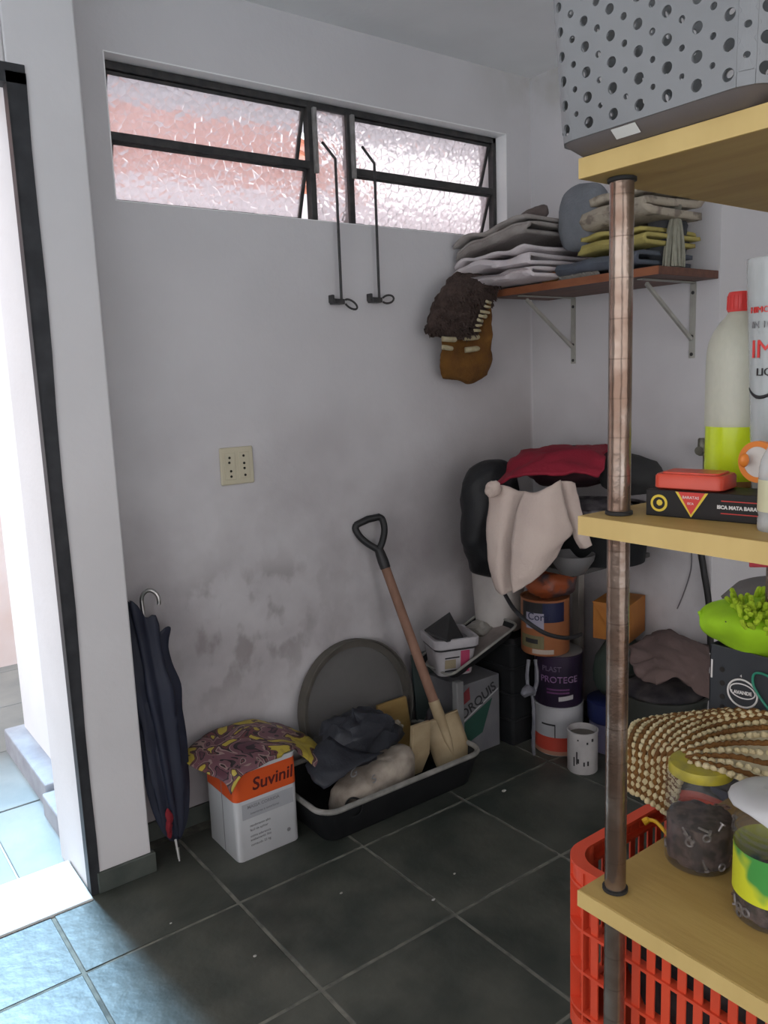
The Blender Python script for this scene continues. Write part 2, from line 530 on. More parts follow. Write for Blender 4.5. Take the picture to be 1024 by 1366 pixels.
rows, y0, z0, dy, dzr = 21, 6.4, 2.75, 0.27, 0.20
b = MB()
for r in range(rows):
    xs = np.arange(-5, 5.5, 0.055)
    A = [(x, y0+dy*r, z0+dzr*r+0.05+0.05*abs(math.sin(math.pi*x/0.22))) for x in xs]
    B = [(x, y0+dy*(r+1.2), z0+dzr*(r+1.2)+0.0+0.05*abs(math.sin(math.pi*x/0.22))) for x in xs]
    F = [(p[0], p[1], p[2]-0.05) for p in A]
    b.grid([F, A, B])
o = build('clay_tiles', b, M_clay, roof, smooth=True, angle=50)
o['kind'] = 'stuff'
build('eaves_shadow_strip', MB().box(-5, 5.9, 6.42, 6.5, 2.55, 2.76), M_dark, roof)  # dark strip standing in for the shadow under the eaves
# unseen slab added over the window to keep the sun off it
tag(build('added_sun_block', MB().box(0.9, 4.3, YA+T, YA+T+0.85, 2.92, 3.0), M_outwall), 'unseen white slab added over the window as a sun block', kind='structure')
# things on the pink wall
tag(build('yard_cloth', blob((1.13, 5.42, 1.66), (0.10, 0.05, 0.06), amp=0.02, scale=12), mat('teal_cloth', (0.10, 0.42, 0.48), rough=0.9), smooth=True),
    'small teal cloth on the pink boundary wall outside', 'cloth')

# ------------------------------------------------------------------ window
M_pane = bpy.data.materials.new('hammered_glass')
M_pane.use_nodes = True
nt = M_pane.node_tree
nt.nodes.clear()
out = nd(nt, 'ShaderNodeOutputMaterial')
tc = nd(nt, 'ShaderNodeTexCoord')
vo = nd(nt, 'ShaderNodeTexVoronoi'); vo.inputs['Scale'].default_value = 36
nt.links.new(tc.outputs['Object'], vo.inputs[0])
bp = nd(nt, 'ShaderNodeBump'); bp.inputs['Strength'].default_value = 0.9; bp.inputs['Distance'].default_value = 0.012
nt.links.new(vo.outputs[0], bp.inputs['Height'])
gl = nd(nt, 'ShaderNodeBsdfGlass'); gl.inputs['Roughness'].default_value = 0.12; gl.inputs['IOR'].default_value = 1.35
gl.inputs['Color'].default_value = (0.93, 0.92, 0.93, 1)
tr = nd(nt, 'ShaderNodeBsdfTranslucent'); tr.inputs['Color'].default_value = (0.90, 0.87, 0.89, 1)
nt.links.new(bp.outputs[0], gl.inputs['Normal']); nt.links.new(bp.outputs[0], tr.inputs['Normal'])
mx = nd(nt, 'ShaderNodeMixShader'); mx.inputs[0].default_value = 0.30
nt.links.new(gl.outputs[0], mx.inputs[1]); nt.links.new(tr.outputs[0], mx.inputs[2])
nt.links.new(mx.outputs[0], out.inputs[0])
MATS['hammered_glass'] = M_pane

YW = YA+0.075
win = struct('window_1', (1.9, YW, WZ0), 'long black iron window with tilted hammered glass sashes')
fz0, fz1 = WZ0, WZ1-0.004
fx0, fx1 = WX0+0.004, WX1-0.004
bw = 0.024
build('frame', MB().box(fx0, fx1, YW-0.012, YW+0.02, fz1-bw, fz1).box(fx0, fx1, YW-0.012, YW+0.02, fz0, fz0+0.012)
      .box(fx0, fx0+0.02, YW-0.012, YW+0.02, fz0, fz1).box(fx1-0.02, fx1, YW-0.012, YW+0.02, fz0, fz1), M_iron, win, bevel=0.002)
mxa, mxb = 1.822, 2.005
for x in (mxa, mxb):
    build('mullion', MB().box(x-0.013, x+0.013, YW-0.014, YW+0.022, fz0, fz1), M_iron, win, bevel=0.002)
fixed = build('fixed_pane', MB().box(mxa+0.012, mxb-0.012, YW, YW+0.004, fz0+0.01, fz1-bw), M_pane, win)
zm = (fz0+fz1)/2-0.008
for (xa, xb) in ((fx0+0.022, mxa-0.016), (mxb+0.016, fx1-0.022)):
    build('crossbar', MB().box(xa-0.004, xb+0.004, YW-0.016, YW+0.012, zm-0.014, zm+0.014), M_iron, win, bevel=0.002)
    for (za, zb, ang) in ((zm+0.008, fz1-bw-0.003, 19), (fz0+0.010, zm-0.012, 20)):
        h = zb-za
        an = math.radians(ang)
        dn = np.array([0, math.sin(an), -math.cos(an)])   # from the hinge down and outwards
        nn = np.array([0, math.cos(an), math.sin(an)])
        top = np.array([xa, YW, zb])
        W = np.array([xb-xa, 0, 0]); t = 0.012
        s = build('sash', MB().obox(top, W, dn*t, nn*0.018).obox(top+dn*(h-t), W, dn*t, nn*0.018)
                  .obox(top, np.array([t, 0, 0]), dn*h, nn*0.018).obox(top+W-np.array([t, 0, 0]), np.array([t, 0, 0]), dn*h, nn*0.018), M_iron, win, bevel=0.0015)
        build('pane', MB().obox(top+dn*t*0.7+nn*0.007+np.array([t*0.7, 0, 0]), W-np.array([1.4*t, 0, 0]), dn*(h-1.4*t), nn*0.004), M_pane, s)
M_lever = mat('grey_painted_metal', (0.30, 0.29, 0.28), (0.20, 0.19, 0.18), scale=30, rough=0.5)
for x in (mxa+0.012, mxb+0.008):
    build('lever_plate', MB().box(x-0.008, x+0.008, YW-0.03, YW-0.014, zm-0.03, fz1-bw), M_lever, win, bevel=0.002)

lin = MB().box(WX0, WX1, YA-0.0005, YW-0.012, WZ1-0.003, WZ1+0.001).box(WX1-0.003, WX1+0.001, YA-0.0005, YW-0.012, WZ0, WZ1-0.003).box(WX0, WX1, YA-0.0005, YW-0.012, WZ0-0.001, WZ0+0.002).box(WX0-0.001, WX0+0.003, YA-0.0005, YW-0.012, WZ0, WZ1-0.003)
tag(build('trim_3', lin, mat('reveal_white_daylit', (0.93, 0.925, 0.92), (0.90, 0.895, 0.89), scale=5, rough=0.35)), 'window reveal in a brighter white that paints in daylight', kind='structure')  # whiter than the walls to paint in daylight falling on the reveal
# the two hanging rods that tilt the sashes
for k, (px, py0, px1, pyb, lx, loopdir) in enumerate(((430, 190, 447, 402, 'left-hand iron rod hanging from the window, its loop drooping', -0.35), (483, 196, 499, 400, 'right-hand iron rod hanging from the window, its loop level', 0.12))):
    yq = YA-0.035
    A = on(px, py0, 1, YA+0.03); Bp = on(px1, py0+22, 1, yq); Cc = on(px1+3, pyb, 1, yq)
    Cc[0] = Bp[0]
    t = thing('window_rod', (Cc[0], yq, Cc[2]), lx, 'window rod')
    build('rod', MB().tube([A, A*0.4+Bp*0.6, Bp, Bp+(Cc-Bp)*0.05, Cc+(Bp-Cc)*0.5, Cc], 0.0055, n=8), M_iron, t, smooth=True)
    lp = []
    for q in range(15):
        a = -2.6+5.2*q/14
        lp.append(Cc+np.array([0.012+0.030*(1+math.cos(a)), -0.004, 0.016*math.sin(a)+loopdir*0.030*(1+math.cos(a))]))
    build('loop', MB().tube(lp, 0.0042, n=7), M_iron, t, smooth=True)
    build('catch', MB().box(Cc[0]-0.036, Cc[0]+0.014, YA-0.040, YA-0.001, Cc[2]-0.010, Cc[2]+0.010).box(Cc[0]-0.040, Cc[0]-0.028, YA-0.03, YA-0.001, Cc[2]-0.004, Cc[2]+0.026), M_iron, t, bevel=0.003)

# ------------------------------------------------------------------ socket plate on the wall
M_cream = mat('cream_plastic', (0.60, 0.55, 0.40), (0.55, 0.50, 0.37), scale=8, rough=0.5)
oc = on(315, 621, 1, YA)
sock = thing('wall_socket', (oc[0], YA, oc[2]-0.07), 'cream double socket plate on the window wall', 'socket')
plate = build('plate', MB().box(oc[0]-0.068, oc[0]+0.068, YA-0.010, YA, oc[2]-0.070, oc[2]+0.070), M_cream, sock, bevel=0.006, seg=3)
M_hole = mat('socket_hole', (0.02, 0.018, 0.015), rough=0.9)
for sx in (-0.030, 0.028):
    build('insert', MB().box(oc[0]+sx-0.022, oc[0]+sx+0.022, YA-0.0125, YA-0.009, oc[2]-0.05, oc[2]+0.05), M_cream, sock, bevel=0.002)
for (sx, zz) in ((-0.032, 0.032), (-0.034, 0.014), (-0.029, -0.018), (-0.029, -0.038), (0.026, 0.036), (0.027, 0.008), (0.027, -0.011), (0.029, -0.037)):
    build('hole', MB().lathe([(0.0048, -0.001), (0.0048, 0.0015)], (oc[0]+sx, YA-0.0125, oc[2]+zz), n=10, axis=(0, -1, 0)), M_hole, sock)

# ================================================================== THE SHELVING UNIT (right foreground)
M_board = mat('yellow_pine', (0.46, 0.31, 0.10), (0.38, 0.24, 0.07), scale=3, rough=0.55, stretch=(6, 1, 6), detail=6, bump=0.05, bscale=20)
M_edge = mat('pine_edge_band', (0.62, 0.45, 0.17), (0.55, 0.39, 0.14), scale=4, rough=0.5, stretch=(1, 3, 1))
M_post = mat('rusty_chrome', (0.17, 0.112, 0.082), (0.34, 0.28, 0.235), scale=16, rough=0.22, metal=0.75, bump=0.1, bscale=60, detail=7, lo=0.42, hi=0.72)
nt = M_post.node_tree
bs = nt.nodes['Principled BSDF']; src = bs.inputs['Base Color'].links[0].from_socket
ge = nd(nt, 'ShaderNodeNewGeometry'); se = nd(nt, 'ShaderNodeSeparateXYZ'); nt.links.new(ge.outputs['Position'], se.inputs[0])
pp_ = nd(nt, 'ShaderNodeMath', operation='PINGPONG'); pp_.inputs[1].default_value = 0.026; nt.links.new(se.outputs[2], pp_.inputs[0])
lt = nd(nt, 'ShaderNodeMath', operation='LESS_THAN'); lt.inputs[1].default_value = 0.0009; nt.links.new(pp_.outputs[0], lt.inputs[0])
hf = nd(nt, 'ShaderNodeMath', operation='MULTIPLY'); hf.inputs[1].default_value = 0.55; nt.links.new(lt.outputs[0], hf.inputs[0])
mm = nd(nt, 'ShaderNodeMix', data_type='RGBA'); nt.links.new(hf.outputs[0], mm.inputs[0]); nt.links.new(src, mm.inputs[6]); mm.inputs[7].default_value = (0.10, 0.06, 0.04, 1)
nt.links.new(mm.outputs[2], bs.inputs['Base Color'])
M_rubber = mat('black_rubber', (0.012, 0.012, 0.012), (0.02, 0.02, 0.02), rough=0.6)
SX0, SX1, SY1, SY0 = 0.874, 1.395, 0.724, -0.30
PXY = [(0.917, 0.689), (1.352, 0.689), (0.917, -0.262), (1.352, -0.262)]
PR = 0.0155
unit = thing('shelving_unit', (1.13, 0.2, 0), 'tall shelving unit with pine boards on rusty chrome tube posts', 'shelving')
for (z0, z1) in ((0.515, 0.541), (0.860, 0.8865), (1.4265, 1.4535), (1.894, 1.920)):
    s = build('shelf', MB().box(SX0+0.0015, SX1, SY0, SY1, z0, z1), M_board, unit, bevel=0.0015)
    build('edge_band', MB().box(SX0-0.0005, SX0+0.0015, SY0, SY1, z0+0.0005, z1-0.0005), M_edge, s)
for i, (x, y) in enumerate(PXY):
    p = build('post', MB().lathe([(PR, 0.0), (PR, 1.894)], (x, y, 0), n=28), M_post, unit, smooth=True)
    for z in (1.884, 1.4535, 0.8865):
        build('collar', MB().lathe([(PR+0.001, 0), (PR+0.0032, 0.001), (PR+0.0032, 0.005), (PR+0.001, 0.006)], (x, y, z+(0.004 if z > 1.8 else 0)), n=24), M_rubber, p, smooth=True)

# ---- top board: perforated grey basket
def perforated(cx, cy, hx, hy, rc, z0, z1, flare, ncol, nrow):
    """rounded-rectangle wall cut into columns of cells, each cell with its own round hole"""
    sx, sy = hx-rc, hy-rc
    segs = [('l', (hx, -sy), (hx, sy)), ('a', (sx, sy), 0), ('l', (sx, hy), (-sx, hy)), ('a', (-sx, sy), 90),
            ('l', (-hx, sy), (-hx, -sy)), ('a', (-sx, -sy), 180), ('l', (-sx, -hy), (sx, -hy)), ('a', (sx, -sy), 270)]
    lens = [2*sy, rc*math.pi/2, 2*sx, rc*math.pi/2]*2
    L = sum(lens)
    def pos(u, v):
        d = (u % 1.0)*L
        for (k, p, q), l in zip(segs, lens):
            if d <= l:
                if k == 'l':
                    t = d/l; x, y = p[0]+(q[0]-p[0])*t, p[1]+(q[1]-p[1])*t
                else:
                    a = math.radians(q)+d/rc; x, y = p[0]+rc*math.cos(a), p[1]+rc*math.sin(a)
                break
            d -= l
        g = 1+flare*v
        return (cx+x*g, cy+y*g, z0+(z1-z0)*v)
    b = MB()
    cu, cv = 1.0/ncol, 1.0/nrow
    ul, vl = L/ncol, (z1-z0)/nrow
    N = 16
    for i in range(ncol):
        off = 0.5 if i % 2 else 0.0
        for j in range(-1, nrow):
            v0, v1 = (j+off)*cv, (j+1+off)*cv
            if v1 <= 0.001 or v0 >= 0.999: continue
            clip = v0 < -0.001 or v1 > 1.001
            v0, v1 = max(0, v0), min(1, v1)
            if clip:
                q = [(i*cu, v0), ((i+1)*cu, v0), ((i+1)*cu, v1), (i*cu, v1)]
                b.add([pos(*t) for t in q], [(0, 1, 2, 3)])
                continue
            big = (i % 2 == 0)
            vm = (v0+v1)/2
            r = (0.0068-0.0022*vm) if big else (0.0030+0.0030*vm)
            uc, vc = (i+0.5)*cu, vm
            ring, sq = [], []
            for k in range(N):
                a = 2*math.pi*(k+0.5)/N
                ca, sa = math.cos(a), math.sin(a)
                ring.append(pos(uc+r*ca/L, vc+r*sa/(z1-z0)))
                m_ = max(abs(ca), abs(sa))
                sq.append(pos(uc+0.5*cu*ca/m_, vc+0.5*cv*sa/m_))
            b.add(ring+sq, [(k, N+k, N+(k+1) % N, (k+1) % N) for k in range(N)])
            # corners of the cell
            for (su, sv) in ((1, 1), (-1, 1), (-1, -1), (1, -1)):
                ca, sa = math.pi/4, 0
                a0 = math.atan2(sv, su)
                k0 = int(math.floor((a0/(2*math.pi))*N-0.5)) % N
                e1, e2 = sq[k0], sq[(k0+1) % N]
                b.add([e1, pos(uc+su*0.5*cu, vc+sv*0.5*cv), e2], [(0, 1, 2)])
    return b
M_gplast = mat('grey_plastic', (0.235, 0.24, 0.245), (0.20, 0.205, 0.21), scale=5, rough=0.5)
bz = 1.9205
bx0, bx1, by0, by1 = 0.848, 1.16, 0.468, 0.742
bcx, bcy, bhx, bhy = (bx0+bx1)/2, (by0+by1)/2, (bx1-bx0)/2, (by1-by0)/2
basket = thing('perforated_basket', (bcx, bcy, bz), 'grey plastic basket full of round holes on the top board', 'basket')
build('wall', perforated(bcx, bcy, bhx, bhy, 0.03, bz+0.015, bz+0.30, 0.10, 62, 10), M_gplast, basket, solid=0.003)
def rrect(cx, cy, hx, hy, r, z, n=6):
    out = []
    for (sx, sy, a0) in ((1, 1, 0), (-1, 1, 90), (-1, -1, 180), (1, -1, 270)):
        for k in range(n+1):
            a = math.radians(a0+90*k/n)
            out.append((cx+sx*(hx-r)+r*math.cos(a), cy+sy*(hy-r)+r*math.sin(a), z))
    return out
def loft(rings, cap0=True, cap1=True):
    b = MB()
    n = len(rings[0])
    fs = []
    for i in range(len(rings)-1):
        for k in range(n):
            l = (k+1) % n
            fs.append((i*n+k, i*n+l, (i+1)*n+l, (i+1)*n+k))
    if cap0: fs.append(tuple(range(n-1, -1, -1)))
    if cap1: fs.append(tuple((len(rings)-1)*n+k for k in range(n)))
    return b.add([p for r in rings for p in r], fs)
build('bottom', loft([rrect(bcx, bcy, bhx-0.020, bhy-0.020, 0.02, bz), rrect(bcx, bcy, bhx-0.002, bhy-0.002, 0.03, bz+0.014), rrect(bcx, bcy, bhx, bhy, 0.03, bz+0.017), rrect(bcx, bcy, bhx-0.004, bhy-0.004, 0.03, bz+0.017)]),
      mat('grey_plastic_shaded', (0.15, 0.125, 0.115), rough=0.5), basket, smooth=True)  # darker, browner grey paints the shade on the bottom bevel
build('rim', MB().tube(rrect(bcx, bcy, bhx*1.10, bhy*1.10, 0.033, bz+0.302), 0.006, n=8, closed=True), M_gplast, basket, smooth=True)
sc_ = np.array([bx0+0.014, 0.638, bz+0.0045])
tag(build('sticker', MB().obox(sc_-np.array([0.0012, 0.017, 0]), np.array([0, 0.034, 0]), np.array([-0.0115, 0, 0.009]), np.array([-0.0005, 0, -0.0006])), mat('white_sticker', (0.75, 0.74, 0.70), rough=0.6), basket), 'small white sticker')

# ---- middle board
ZM = 1.4535
M_boxblack = mat('glossy_black_card', (0.010, 0.009, 0.009), (0.015, 0.013, 0.013), rough=0.5, spec=0.3)
M_red = mat('red_plastic', (0.62, 0.07, 0.035), (0.55, 0.06, 0.03), rough=0.35)
M_white_print = mat('white_print', (0.72, 0.70, 0.68), rough=0.6)
M_yellow_print = mat('yellow_print', (0.70, 0.52, 0.05), rough=0.6)
M_red_print = mat('red_print', (0.60, 0.05, 0.04), rough=0.6)
M_black_print = mat('black_print', (0.02, 0.02, 0.022), rough=0.6)
A = on(861, 687, 2, ZM); B = on(1010, 700, 2, ZM); A[2] = B[2] = ZM
e = (B-A)/np.linalg.norm(B-A); nrm = np.array([e[1], -e[0], 0.0])
if nrm[0] > 0: nrm = -nrm
A2 = A-e*0.0; blen, bdep, bh = 0.152, 0.066, 0.036
box = thing('bait_box', A2+e*blen/2, 'flat black carton with a red triangle emblem on the middle board', 'carton')
carton = build('carton', MB().obox(A2, e*blen, -nrm*bdep, (0, 0, bh)), M_boxblack, box, bevel=0.0012)
up = np.array([0, 0, 1.0])
fo = A2+nrm*0.0003
tc_ = fo+e*0.062
build('emblem', MB().prism([tc_+e*-0.0215+up*(bh-0.001), tc_+up*0.002, tc_+e*0.0215+up*(bh-0.001)], nrm*0.0006), M_yellow_print, carton)
build('emblem_field', MB().prism([tc_+e*-0.0175+up*(bh-0.001), tc_+up*0.0058, tc_+e*0.0175+up*(bh-0.001)], nrm*0.0010), M_red_print, carton)
text('lettering', 'BARATAS', 0.0052, tc_+e*-0.0118+up*0.0265+nrm*0.0011, e, up, M_white_print, carton, depth=0.0003)
text('lettering', 'ISCA', 0.0040, tc_+e*-0.005+up*0.0190+nrm*0.0011, e, up, M_white_print, carton, depth=0.0003)
text('lettering', 'ISCA MATA BARATA', 0.0062, fo+e*0.095+up*0.0165, e, up, M_white_print, carton, depth=0.0003, bold=0.0003)
cc = fo+e*0.0185+up*0.018
build('round_seal', MB().lathe([(0.0115, 0), (0.0115, 0.0006)], cc, n=24, axis=nrm), M_yellow_print, carton)
build('round_seal_core', MB().lathe([(0.0082, 0.0005), (0.0082, 0.0010)], cc, n=24, axis=nrm), M_boxblack, carton)
build('round_seal_mark', MB().lathe([(0.0048, 0.0009), (0.0030, 0.0013)], cc+e*0.001+up*0.0008, n=7, axis=nrm), M_yellow_print, carton)
build('stripe', MB().obox(fo+e*0.100+up*0.026, e*0.045, nrm*0.0005, up*0.0012), M_red_print, carton)
build('stripe', MB().obox(fo+e*0.100+up*0.010, e*0.045, nrm*0.0005, up*0.0012), M_red_print, carton)
# red lid lying on the carton
q0 = A2+e*0.007-nrm*0.006+up*bh
def rbox(o, a, la, b_, lb, h, r, inset=0.003, n=5):
    o, a, b_ = map(np.asarray, (o, a, b_))
    def ring(d, z, rr):
        out = []
        for (ca, cb, a0) in ((la-d-rr, lb-d-rr, 0), (d+rr, lb-d-rr, 90), (d+rr, d+rr, 180), (la-d-rr, d+rr, 270)):
            for k in range(n+1):
                t = math.radians(a0+90*k/n)
                out.append(o+a*(ca+rr*math.cos(t))+b_*(cb+rr*math.sin(t))+np.array([0, 0, z]))
        return out
    m = loft([ring(inset, 0, r), ring(0.0, inset*0.8, r), ring(0, h-inset, r), ring(inset*0.7, h, r)])
    if np.cross(a, b_)[2] < 0:
        m.f = [tuple(reversed(f)) for f in m.f]
    return m
lid = thing('red_tray', q0+e*0.046, 'red plastic tray lid lying on the black carton', 'lid')
build('tray', rbox(q0, e, 0.092, -nrm, 0.058, 0.0205, 0.009), M_red, lid, smooth=True)
build('ridge', rbox(q0+e*0.008-nrm*0.007+up*0.0200, e, 0.076, -nrm, 0.044, 0.003, 0.006, 0.001), M_red, lid, smooth=True)

M_milky = sheer('milky_bottle', (0.62, 0.62, 0.50), 0.62, rough=0.35)
M_lime = mat('lime_liquid', (0.60, 0.74, 0.012), (0.56, 0.70, 0.01), scale=3, rough=0.25)
bc = on(979, 640, 0, 1.10); bc = np.array([bc[0], bc[1], ZM])
bot = thing('cleaner_bottle', bc, 'milky plastic bottle half full of lime-yellow liquid with a red cap', 'bottle')
R_ = 0.0425
build('clear_wall', MB().lathe([(R_*0.9, 0.0), (R_, 0.004), (R_, 0.112)], bc, n=40, cap=False), sheer('clear_wall', (0.55, 0.65, 0.10), 0.10, rough=0.2), bot, smooth=True)
build('bottle_body', MB().lathe([(R_, 0.112), (R_, 0.20), (R_*0.985, 0.215), (R_*0.93, 0.229), (R_*0.80, 0.243), (R_*0.60, 0.256), (R_*0.42, 0.264), (R_*0.34, 0.270), (R_*0.34, 0.282)], bc, n=40, cap=False), M_milky, bot, smooth=True)
build('liquid', MB().lathe([(R_*0.86, 0.003), (R_*0.965, 0.008), (R_*0.965, 0.112), (R_*0.2, 0.112), (0.0, 0.112)], bc, n=40), M_lime, bot, smooth=True, angle=50)
build('label_strip', MB().lathe([(R_+0.0006, 0.016), (R_+0.0006, 0.036)], bc, n=40, cap=False), mat('brown_label', (0.30, 0.14, 0.04), rough=0.6), bot, smooth=True)
M_redcap = mat('red_cap', (0.66, 0.045, 0.04), rough=0.4)
build('cap', MB().lathe([(0.0155, 0.270), (0.0165, 0.272), (0.0160, 0.294), (0.0145, 0.297), (0.0, 0.297)], bc, n=28), M_redcap, bot, smooth=True)
ribs = MB()
for k in range(18):
    a = 2*math.pi*k/18
    ribs.tube([bc+np.array([0.0164*math.cos(a), 0.0164*math.sin(a), 0.273]), bc+np.array([0.0159*math.cos(a), 0.0159*math.sin(a), 0.292])], 0.0009, n=5)
build('cap_ribs', ribs, M_redcap, bot, smooth=True)

# printed clear plastic pouch standing behind, wider at its top
M_clear = sheer('clear_printed_plastic', (0.62, 0.66, 0.66), 0.42, rough=0.12)
pc = dp(1032, 560, 1.08); pc[2] = ZM
pou = thing('plastic_tube', pc, 'tall clear tapered plastic tube printed in red and black', 'plastic tube')
prof = [(0.0215, 0.0), (0.0235, 0.005), (0.0325, 0.185), (0.0400, 0.327), (0.0405, 0.331)]
build('sleeve', MB().lathe(prof, pc, n=40, cap=False), M_clear, pou, smooth=True, solid=0.0008)
build('inner_card', MB().lathe([(0.0195, 0.006), (0.0300, 0.185), (0.0345, 0.285)], pc, n=32, cap=True), sheer('pale_card', (0.50, 0.55, 0.56), 0.45, rough=0.6), pou, smooth=True)
ang_cam = math.atan2(-pc[1], -pc[0])
for body, sz, z, m_, da in (('IMI', 0.033, 0.205, M_redcap, -1.0), ('LIQU', 0.014, 0.182, M_black_print, -0.75), ('HIMO -', 0.011, 0.262, M_redcap, -1.0), ('IN 100', 0.012, 0.243, mat('grey_print', (0.25, 0.25, 0.26), rough=0.6), -0.95)):
    rr = np.interp(z, [0.005, 0.185, 0.327], [0.0235, 0.0325, 0.0400])
    wrap_text('lettering', body, sz, pc, rr+0.001, ang_cam+da, ZM+z, m_, pou)
sw = [pc+np.array([0.0326*math.cos(ang_cam+t), 0.0326*math.sin(ang_cam+t), 0.166-0.012*math.sin((t+1.3)*2.2)]) for t in np.linspace(-1.3, 0.3, 12)]
build('swoosh', MB().tube(sw, [0.0006+0.0018*math.sin(math.pi*k/11) for k in range(12)], n=6), M_black_print, pou, smooth=True)

# white tub with an orange ring handle
M_orange = mat('orange_plastic', (0.72, 0.22, 0.03), (0.66, 0.19, 0.025), rough=0.4)
jc = np.array([1.020, 0.515, ZM])
jug = thing('small_jug', jc, 'white jug with an orange ring handle right of the lime bottle', 'jug')
build('jug_body', MB().lathe([(0.020, 0), (0.023, 0.004), (0.023, 0.085), (0.019, 0.10), (0.011, 0.108), (0.011, 0.122)], jc, n=32), mat('white_plastic', (0.62, 0.60, 0.56), rough=0.45), jug, smooth=True)
rc_ = dp(1012, 616, 1.03)
ax = CPOS-rc_; ax[2] = 0; ax /= np.linalg.norm(ax)
sv = np.cross(np.array([0, 0, 1.0]), ax)
ax = ax*0.85-sv*0.52
build('disc', MB().lathe([(0.0, -0.003), (0.0195, -0.003), (0.0195, 0.003), (0.0, 0.0035)], rc_, n=30, axis=ax), mat('white_plastic', (0.62, 0.60, 0.56)), jug, smooth=True)
build('ring', MB().lathe([(0.0195, -0.004), (0.0265, -0.004), (0.0265, 0.004), (0.0195, 0.004), (0.0195, -0.004)], rc_, n=36, axis=ax, cap=False), M_orange, jug, smooth=True)
build('tab', blob(rc_-RT*0.019+UP*0.002, (0.007, 0.006, 0.009), n=14, m=10, amp=0), M_orange, jug, smooth=True)

# spray bottle at the very edge of the board
sp = np.array([0.945, 0.482, ZM])
spr = thing('spray_bottle', sp, 'clear ribbed bottle with a pale yellow label at the right edge of the board', 'bottle')
build('bottle_body', MB().lathe([(0.0215, 0), (0.0228, 0.003), (0.0228, 0.014), (0.0215, 0.018), (0.0228, 0.022), (0.0228, 0.075), (0.021, 0.085), (0.014, 0.10), (0.012, 0.11)], sp, n=32), sheer('clear_bottle', (0.62, 0.64, 0.63), 0.55, rough=0.12), spr, smooth=True)
build('label', MB().lathe([(0.0232, 0.024), (0.0232, 0.062)], sp, n=32, cap=False), mat('pale_yellow_label', (0.60, 0.58, 0.38), rough=0.6), spr, smooth=True)
build('cap', MB().lathe([(0.0135, 0.105), (0.0135, 0.128), (0.012, 0.13)], sp, n=24), mat('white_plastic', (0.62, 0.60, 0.56)), spr, smooth=True)

# ---- lower board
ZL = 0.8865
M_glass = sheer('jar_glass', (0.20, 0.19, 0.19), 0.17, rough=0.06, spec=0.8)
M_junk = mat('dark_hardware', (0.035, 0.028, 0.028), (0.14, 0.10, 0.09), scale=60, rough=0.5, metal=0.2, lo=0.4, hi=0.6)
def jar(c, r, h, name, label, fill):
    j = thing(name, c, label, 'jar')
    build('glass', MB().lathe([(r*0.86, 0), (r*0.97, 0.004), (r, 0.012), (r, h*0.80), (r*0.97, h*0.86), (r*0.86, h*0.91), (r*0.84, h*0.93), (r*0.84, h*0.985)], c, n=44), M_glass, j, smooth=True)
    rr = random.Random(int(r*1e4))
    fillm = MB().lathe([(r*0.80, 0.006), (r*0.93, 0.012), (r*0.93, h*fill), (r*0.5, h*fill*1.06), (0, h*fill*1.04)], c, n=36)
    fillm.crumple(0.004, 60, 3)
    build('contents', fillm, M_junk, j, smooth=True)
    return j, rr
j1c = np.array([1.076, 0.652, ZL])
j1, rr = jar(j1c, 0.052, 0.162, 'screw_jar', 'glass jar of dark screws with a yellow lid under the knitted mat', 0.46)
M_lid = mat('yellow_lid', (0.46, 0.38, 0.03), (0.30, 0.26, 0.05), scale=30, rough=0.45)
build('lid', MB().lathe([(0.0455, 0.148), (0.0475, 0.149), (0.0475, 0.160), (0.0455, 0.164), (0.030, 0.1645), (0.0, 0.163)], j1c, n=40), M_lid, j1, smooth=True)
M_steel = mat('dull_steel', (0.36, 0.34, 0.34), (0.22, 0.20, 0.19), scale=40, rough=0.4, metal=0.6)
M_brassy = mat('rusty_bit', (0.20, 0.11, 0.07), (0.10, 0.07, 0.06), scale=40, rough=0.5, metal=0.4)
def hardware(c, r, z0, z1, parent, seed, n):
    """a ring of screws and washers pressed against the glass"""
    q = random.Random(seed)
    for k in range(n):
        a = q.uniform(0, 2*math.pi); z = q.uniform(z0, z1); d = np.array([math.cos(a), math.sin(a), 0]); t = np.array([-d[1], d[0], 0])
        p = c+d*(r*0.955)+np.array([0, 0, z])
        if k % 4 == 0:
            pts = [p+t*0.0055*math.cos(s)+np.array([0, 0, 0.0055*math.sin(s)]) for s in np.linspace(0, 2*math.pi, 12, endpoint=False)]
            build('washer', MB().tube(pts, 0.0016, n=5, closed=True), M_steel, parent, smooth=True)
        else:
            ang = q.uniform(-1.2, 1.2); v = t*math.cos(ang)+np.array([0, 0, math.sin(ang)])
            l = q.uniform(0.010, 0.02)
            build('screw', MB().tube([p-v*l/2, p+v*l*0.32, p+v*l*0.34, p+v*l/2], [0.0016, 0.002, 0.0042, 0.0044], n=7), M_steel if k % 3 else M_brassy, parent, smooth=True)
hardware(j1c, 0.052, 0.012, 0.085, j1, 5, 26)
j2c = np.array([1.034, 0.513, ZL])
j2, rr = jar(j2c, 0.052, 0.175, 'label_jar', 'glass jar with a lime green label and a white plastic cover', 0.30)
build('label', MB().lathe([(0.0524, 0.040), (0.0524, 0.108)], j2c, n=44, cap=False), mat('lime_label', (0.62, 0.66, 0.03), (0.06, 0.30, 0.06), scale=16, rough=0.5, lo=0.47, hi=0.56, detail=2), j2, smooth=True)
for z in (0.120, 0.130, 0.140):
    build('thread', MB().lathe([(0.0515, z-0.003), (0.0535, z), (0.0515, z+0.003)], j2c, n=40, cap=False), M_glass, j2, smooth=True)
hardware(j2c, 0.052, 0.010, 0.036, j2, 9, 18)
cov = []
